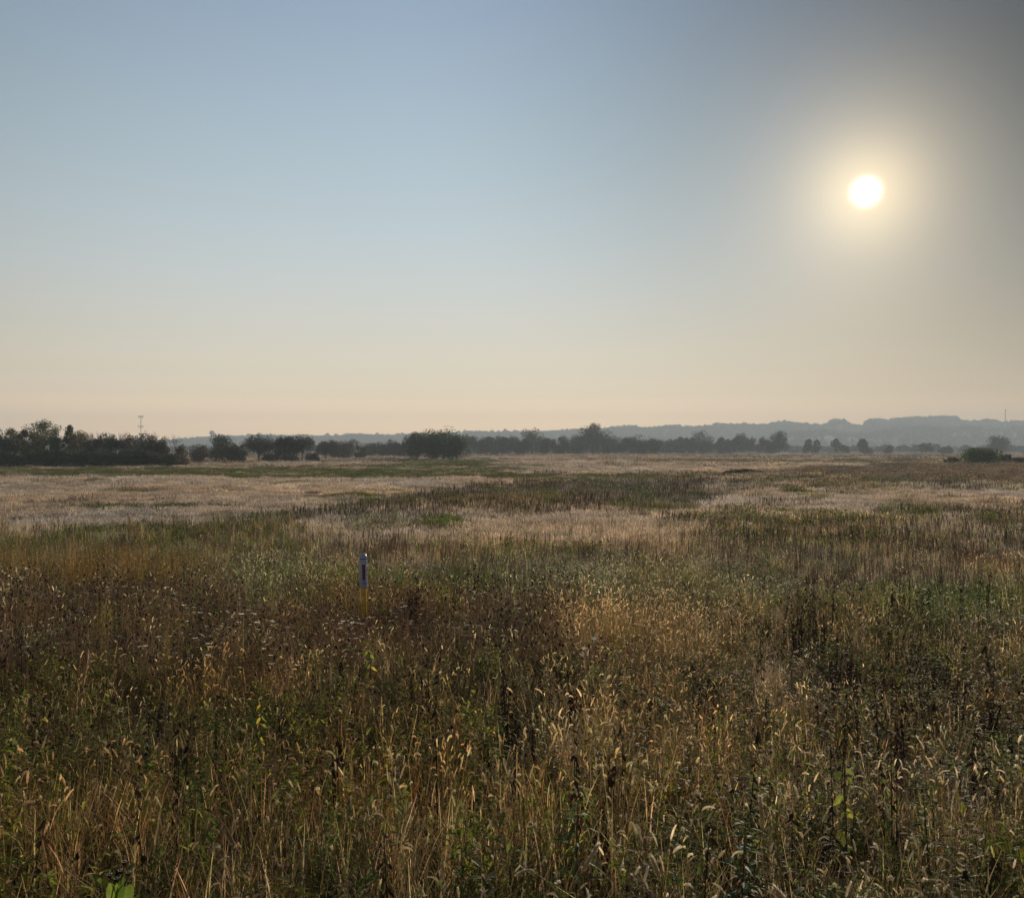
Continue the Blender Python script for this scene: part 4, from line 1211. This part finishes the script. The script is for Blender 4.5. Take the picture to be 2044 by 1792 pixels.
def heart_weed():
    st = MB(); h = .78
    st.tube([(0, 0, 0), (.01, 0, .35), (0, .01, .6), (-.012, 0, .77)], [.005, .0045, .004, .003], 6, (.07, .05, .035, .1))
    st.tube([(-.005, .005, .70), (.02, 0, .76), (.035, 0, .80)], [.003, .0025, .002], 5, (.07, .05, .035, .1))
    st.tube([(-.012, 0, .765), (-.03, 0, .78), (-.034, 0, .795)], [.002, .0018, .0014], 5, (.07, .05, .035, .1))
    st.tube([(-.012, 0, .765), (0.012, 0, .80), (0.02, 0, .84)], [.002, .0018, .0014], 5, (.07, .05, .035, .1))
    parts = [('stem', st)]
    parts.append(('leaf', transform(heart_leaf(.085, .066, (.17, .235, .035, .62), 1), R(-70), R(12), R(150), (-.012, -.01, .77))))
    parts.append(('leaf', transform(heart_leaf(.09, .060, (.15, .22, .035, .62), 2), R(-72), R(-10), R(205), (.03, -.012, .765))))
    parts.append(('leaf', transform(heart_leaf(.035, .02, (.15, .22, .04, .6), 3), R(50), 0, R(10), (.004, .01, .76))))
    for i, (px, pz) in enumerate([(-.034, .80), (.006, .815), (.036, .808), (-.010, .785), (.02, .848)]):
        b = MB(); r = .0085
        prof = [(.2, -.9), (.75, -.5), (1, .1), (.85, .7), (.55, .9)]
        vs = []; fs = []
        for a_, z_ in prof: vs += [(px + r * a_ * math.cos(q * .6283), r * a_ * math.sin(q * .6283), pz + r * z_) for q in range(10)]
        for k in range(4):
            for q in range(10): fs.append((k * 10 + q, k * 10 + (q + 1) % 10, k * 10 + 10 + (q + 1) % 10, k * 10 + 10 + q))
        b.add(vs, fs, (.03, .02, .017, .05))
        for q in range(10):
            a = q * .6283; b.add([(px + r * .85 * math.cos(a - .25), r * .85 * math.sin(a - .25), pz + r * .7), (px + r * .85 * math.cos(a + .25), r * .85 * math.sin(a + .25), pz + r * .7), (px + r * 1.25 * math.cos(a), r * 1.25 * math.sin(a), pz + r * 1.4)], [(0, 1, 2)], (.45, .42, .38, .4))
        parts.append(('seed_pod', b))
    plant_thing('heart_leaved_weed', 237, 1716, .85, 'weed with two bright heart shaped leaves and dark seed pods at the bottom left corner', parts)
heart_weed()

def big_foxtail(u, vt, h, lean, an, L, r, label, nod):
    b1 = MB(); p_ = arc((0, 0, 0), h, lean, an, 8); b1.tube(p_, [.0028, .0026, .0024, .0022, .002, .0018, .0016, .0014], 5, (.30, .22, .09, .2), cap=False)
    b2 = MB(); seed_head(b2, p_[-1], np.array(p_[-1]) - np.array(p_[-2]), L, r, (.42, .30, .15, .4), 8, 260, nod)
    b3 = MB(); a3 = an + 2; b3.ribbon(arc(p_[3], .26, 1.4, a3, 6), [.006, .009, .009, .007, .004, .001], (math.sin(a3), -math.cos(a3), .1), (.32, .22, .08, .55))
    plant_thing('foxtail_stalk', u, vt, h, label, [('stem', b1), ('seed_head', b2), ('leaf', b3)], 'grass', 'single tall foxtail stalks near the viewer')
big_foxtail(1540, 1650, 1.05, .05, 2.8, .12, .0065, 'tall upright tan foxtail head, the longest near the lower right', .05)
big_foxtail(1420, 1708, .98, .35, 3.5, .10, .006, 'tan foxtail head leaning left beside the dark leaves at lower right', .1)
big_foxtail(1800, 1752, 1.0, .6, 3.3, .11, .0065, 'foxtail head leaning left at the bottom edge right of centre', .1)
big_foxtail(925, 1752, 1.0, .8, 0.6, .11, .006, 'foxtail head leaning right at the bottom edge of the centre', .05)
big_foxtail(1790, 1575, .95, .25, 3.2, .10, .0055, 'orange tan foxtail with a hanging head at the right', .9)
big_foxtail(1010, 1460, .75, .5, 3.0, .09, .0055, 'arching foxtail head over the middle of the foreground', 1.0)
big_foxtail(1245, 1672, .8, .9, 3.4, .09, .005, 'long arching foxtail stem bowing left in the lower centre', 1.1)

def leafy_thing(name, u, vt, h, label, cols, n=16, L=(.05, .09), wr=.5, cat='plant', lean=.1, stemc=(.10, .08, .04, .1), droop=.4, down=0, stems=1, spread=0.0):
    parts = []; st = MB()
    lf = []
    for s in range(stems):
        a2 = rnd.uniform(0, 6.283)
        p_ = arc((math.cos(a2) * spread, math.sin(a2) * spread, 0), h * (1 if s == 0 else rnd.uniform(.7, .97)), lean, a2, 7)
        st.tube(p_, [.005, .0046, .004, .0035, .003, .0022, .0012], 5, stemc, cap=False)
        for i in range(n):
            t = .3 + .7 * (i + rnd.random()) / n; k = t * 6; k0 = min(5, int(k)); q = np.array(p_[k0]) * (1 - k + k0) + np.array(p_[k0 + 1]) * (k - k0)
            an = i * 2.4 + rnd.uniform(-.4, .4); el = rnd.uniform(.0, .6) if not down else rnd.uniform(-1.3, -.6)
            d = np.array((math.cos(an) * math.cos(el), math.sin(an) * math.cos(el), math.sin(el)))
            b = MB(); Lx = rnd.uniform(*L) * (1.2 - .5 * t)
            b.tube([q, q + d * Lx * .3], .0012, 3, stemc, cap=False)
            b.leaf(q + d * Lx * .3, d, (0, 0, 1) if not down else (math.sin(an), -math.cos(an), .3), Lx, Lx * wr, jit(rnd.choice(cols), .2), rnd.uniform(.2, .8) * droop * 2)
            lf.append(('leaf', b))
    return plant_thing(name, u, vt, h, label, [('stem', st)] + lf, cat)

YL = [C_YEL, (.42, .40, .06, .6), C_LIME]
leafy_thing('yellow_leaved_weed', 742, 1272, .80, 'weed with pointed yellow green leaves just below the marker post', YL, 12, (.08, .12), .42, down=1)
leafy_thing('yellow_leaved_weed', 88, 1378, .72, 'weed with one orange yellow top leaf near the left edge', [C_YEL, C_BROWN, (.2, .2, .05, .5)], 9, (.07, .10), .5, down=1)
leafy_thing('yellow_leaved_weed', 516, 1396, .72, 'yellowing leafy weed left of the post and lower than the brown seed heads', YL, 13, (.07, .10), .45, down=1)
leafy_thing('yellow_leaved_weed', 408, 1346, .72, 'small weed with yellow tips in the brown weeds at left', YL, 9, (.06, .09), .45, down=1)
leafy_thing('yellow_leaved_weed', 1692, 1490, .85, 'weed with a large lime yellow drooping leaf right of centre', [C_LIME, (.16, .19, .04, .6), (.10, .13, .03, .4)], 12, (.065, .10), .6, down=1)
leafy_thing('yellow_leaved_weed', 1762, 1500, .80, 'weed with green yellow leaves beside the lime leaved one', [C_LIME, C_GREEN], 12, (.05, .08), .6, down=1)
leafy_thing('yellow_leaved_weed', 1050, 1588, .66, 'short weed with two yellow leaves in the lower centre', [C_YEL, C_GREEN], 8, (.06, .09), .5)
leafy_thing('pale_leaved_weed', 1150, 1558, .80, 'tall weed with shining pale leaves in tiers in the lower centre', [(.13, .17, .06, .4), (.20, .22, .10, .4)], 26, (.08, .13), .32, droop=.7)
leafy_thing('pale_leaved_weed', 1480, 1625, .70, 'weed with long silvery green leaves at the lower right of centre', [(.12, .17, .08, .4), (.08, .13, .05, .4)], 22, (.09, .14), .32, droop=.5)
leafy_thing('pale_leaved_weed', 1900, 1560, .72, 'bright green bushy weed at the lower right', [C_GREEN, C_LIME], 20, (.06, .1), .5, stems=3, spread=.12)
leafy_thing('green_bushy_weed', 440, 1525, .66, 'bushy green weed with shining leaves left of the lower centre', [(.08, .14, .04, .4), C_GREEN, C_LIME], 22, (.06, .1), .45, stems=5, spread=.16, droop=.5)
leafy_thing('green_bushy_weed', 1985, 1440, .70, 'bushy yellow green weed near the right edge', [C_LIME, C_GREEN], 22, (.05, .09), .5, stems=4, spread=.18, droop=.5)
leafy_thing('green_bushy_weed', 30, 1690, .55, 'low feathery green weed at the lower left edge', [C_GREEN, (.09, .15, .04, .4)], 22, (.04, .07), .45, stems=4, spread=.12, droop=.5)
leafy_thing('green_bushy_weed', 1655, 1560, .6, 'dark green shining weed between the dead stalks and the lime leaf', [C_GREEN, (.05, .09, .03, .3)], 18, (.05, .09), .5, stems=4, spread=.15)
DD = [C_DARK, (.04, .026, .02, .12)]
for (u, vt, h, n, lab, stems) in [
    (290, 1362, .95, 22, 'black upright dead stalk in the brown weeds at left', 1),
    (1035, 1335, .85, 24, 'cluster of dead stalks with black hanging leaves in the centre', 3),
    (1092, 1352, .75, 14, 'dead stalk with black leaves right of the central cluster', 1),
    (935, 1570, .72, 14, 'black shrivelled stalk at the lower middle', 1),
    (1678, 1385, .95, 20, 'dead black stalk with hanging leaves right of centre, leftmost of three', 1),
    (1712, 1378, .95, 20, 'dead black stalk in the middle of three right of centre', 1),
    (1756, 1352, 1.0, 20, 'tallest dead black stalk, rightmost of three right of centre', 1),
    (1665, 1495, .85, 14, 'dead stalk with a broad black hanging leaf beside the lime leaf', 1),
    (1400, 1625, .8, 16, 'dead dark stalk at the lower right of centre behind a leaning foxtail', 1),
    (775, 1640, .7, 14, 'black dead stalk in the lower left centre', 1),
    (1520, 1238, .95, 12, 'dark seeded stalk above the tan foxtails at right of centre', 1),
    (36, 1245, .9, 18, 'reddish black stalk at the left edge', 1)]:
    leafy_thing('dead_stalk', u, vt, h, lab, DD, n, (.035, .075), .45, stemc=C_DARK, down=1, stems=stems, spread=.12 if stems > 1 else 0)
def plume(u, vt, h, label):
    b1 = MB(); b2 = MB()
    for s in range(5):
        a2 = rnd.uniform(0, 6.283); p_ = arc((rnd.uniform(-.1, .1), rnd.uniform(-.05, .05), 0), h * rnd.uniform(.85, 1), rnd.uniform(0, .12), a2, 7)
        b1.tube(p_, .0025, 4, (.2, .14, .06, .1), cap=False)
        for i in range(90):
            t = .35 + .65 * rnd.random(); k = t * 6; k0 = min(5, int(k)); q = np.array(p_[k0]) * (1 - k + k0) + np.array(p_[k0 + 1]) * (k - k0)
            an = rnd.uniform(0, 6.283); L = .09 * (1.15 - t) + .012
            b2.leaf(q, (math.cos(an), math.sin(an), 1.0), (0, 0, 1), L, .012, jit((.33, .25, .10, .5), .2), .3)
    plant_thing('feathery_weed', u, vt, h, label, [('stem', b1), ('plume', b2)])
plume(332, 1210, 1.2, 'tall feathery olive tan weed rising from the brown weeds left of the post')
plume(205, 1190, 1.15, 'feathery tan weed left of and behind the tallest feathery one')
plume(786, 982, 1.3, 'lone rounded weed clump at the edge of the straw field above the post')
plume(251, 1018, 1.2, 'lone tall weed standing against the left straw field')

# ------------------------------------------------------------------ haze
def haze():
    x0, x1, y0, y1, z0, z1 = -3200, 3200, -400, HZ_FAR, -4.0, HZ_TOP
    vs = [(x, y, z) for x in (x0, x1) for y in (y0, y1) for z in (z0, z1)]
    fs = [(0, 1, 3, 2), (4, 6, 7, 5), (0, 4, 5, 1), (2, 3, 7, 6), (0, 2, 6, 4), (1, 5, 7, 3)]
    me = bpy.data.meshes.new('haze'); me.from_pydata(vs, [], fs)
    m = bpy.data.materials.new('haze_air'); m.use_nodes = True
    t = m.node_tree; t.nodes.clear()
    pv = t.nodes.new('ShaderNodeVolumePrincipled'); o = t.nodes.new('ShaderNodeOutputMaterial')
    pv.inputs['Color'].default_value = (.60, .71, .80, 1); pv.inputs['Density'].default_value = HZ_D; pv.inputs['Anisotropy'].default_value = .12
    t.links.new(pv.outputs[0], o.inputs['Volume'])
    me.materials.append(m); me.update()
    tag(link('haze', me), 'thin morning haze', kind='stuff')
haze()
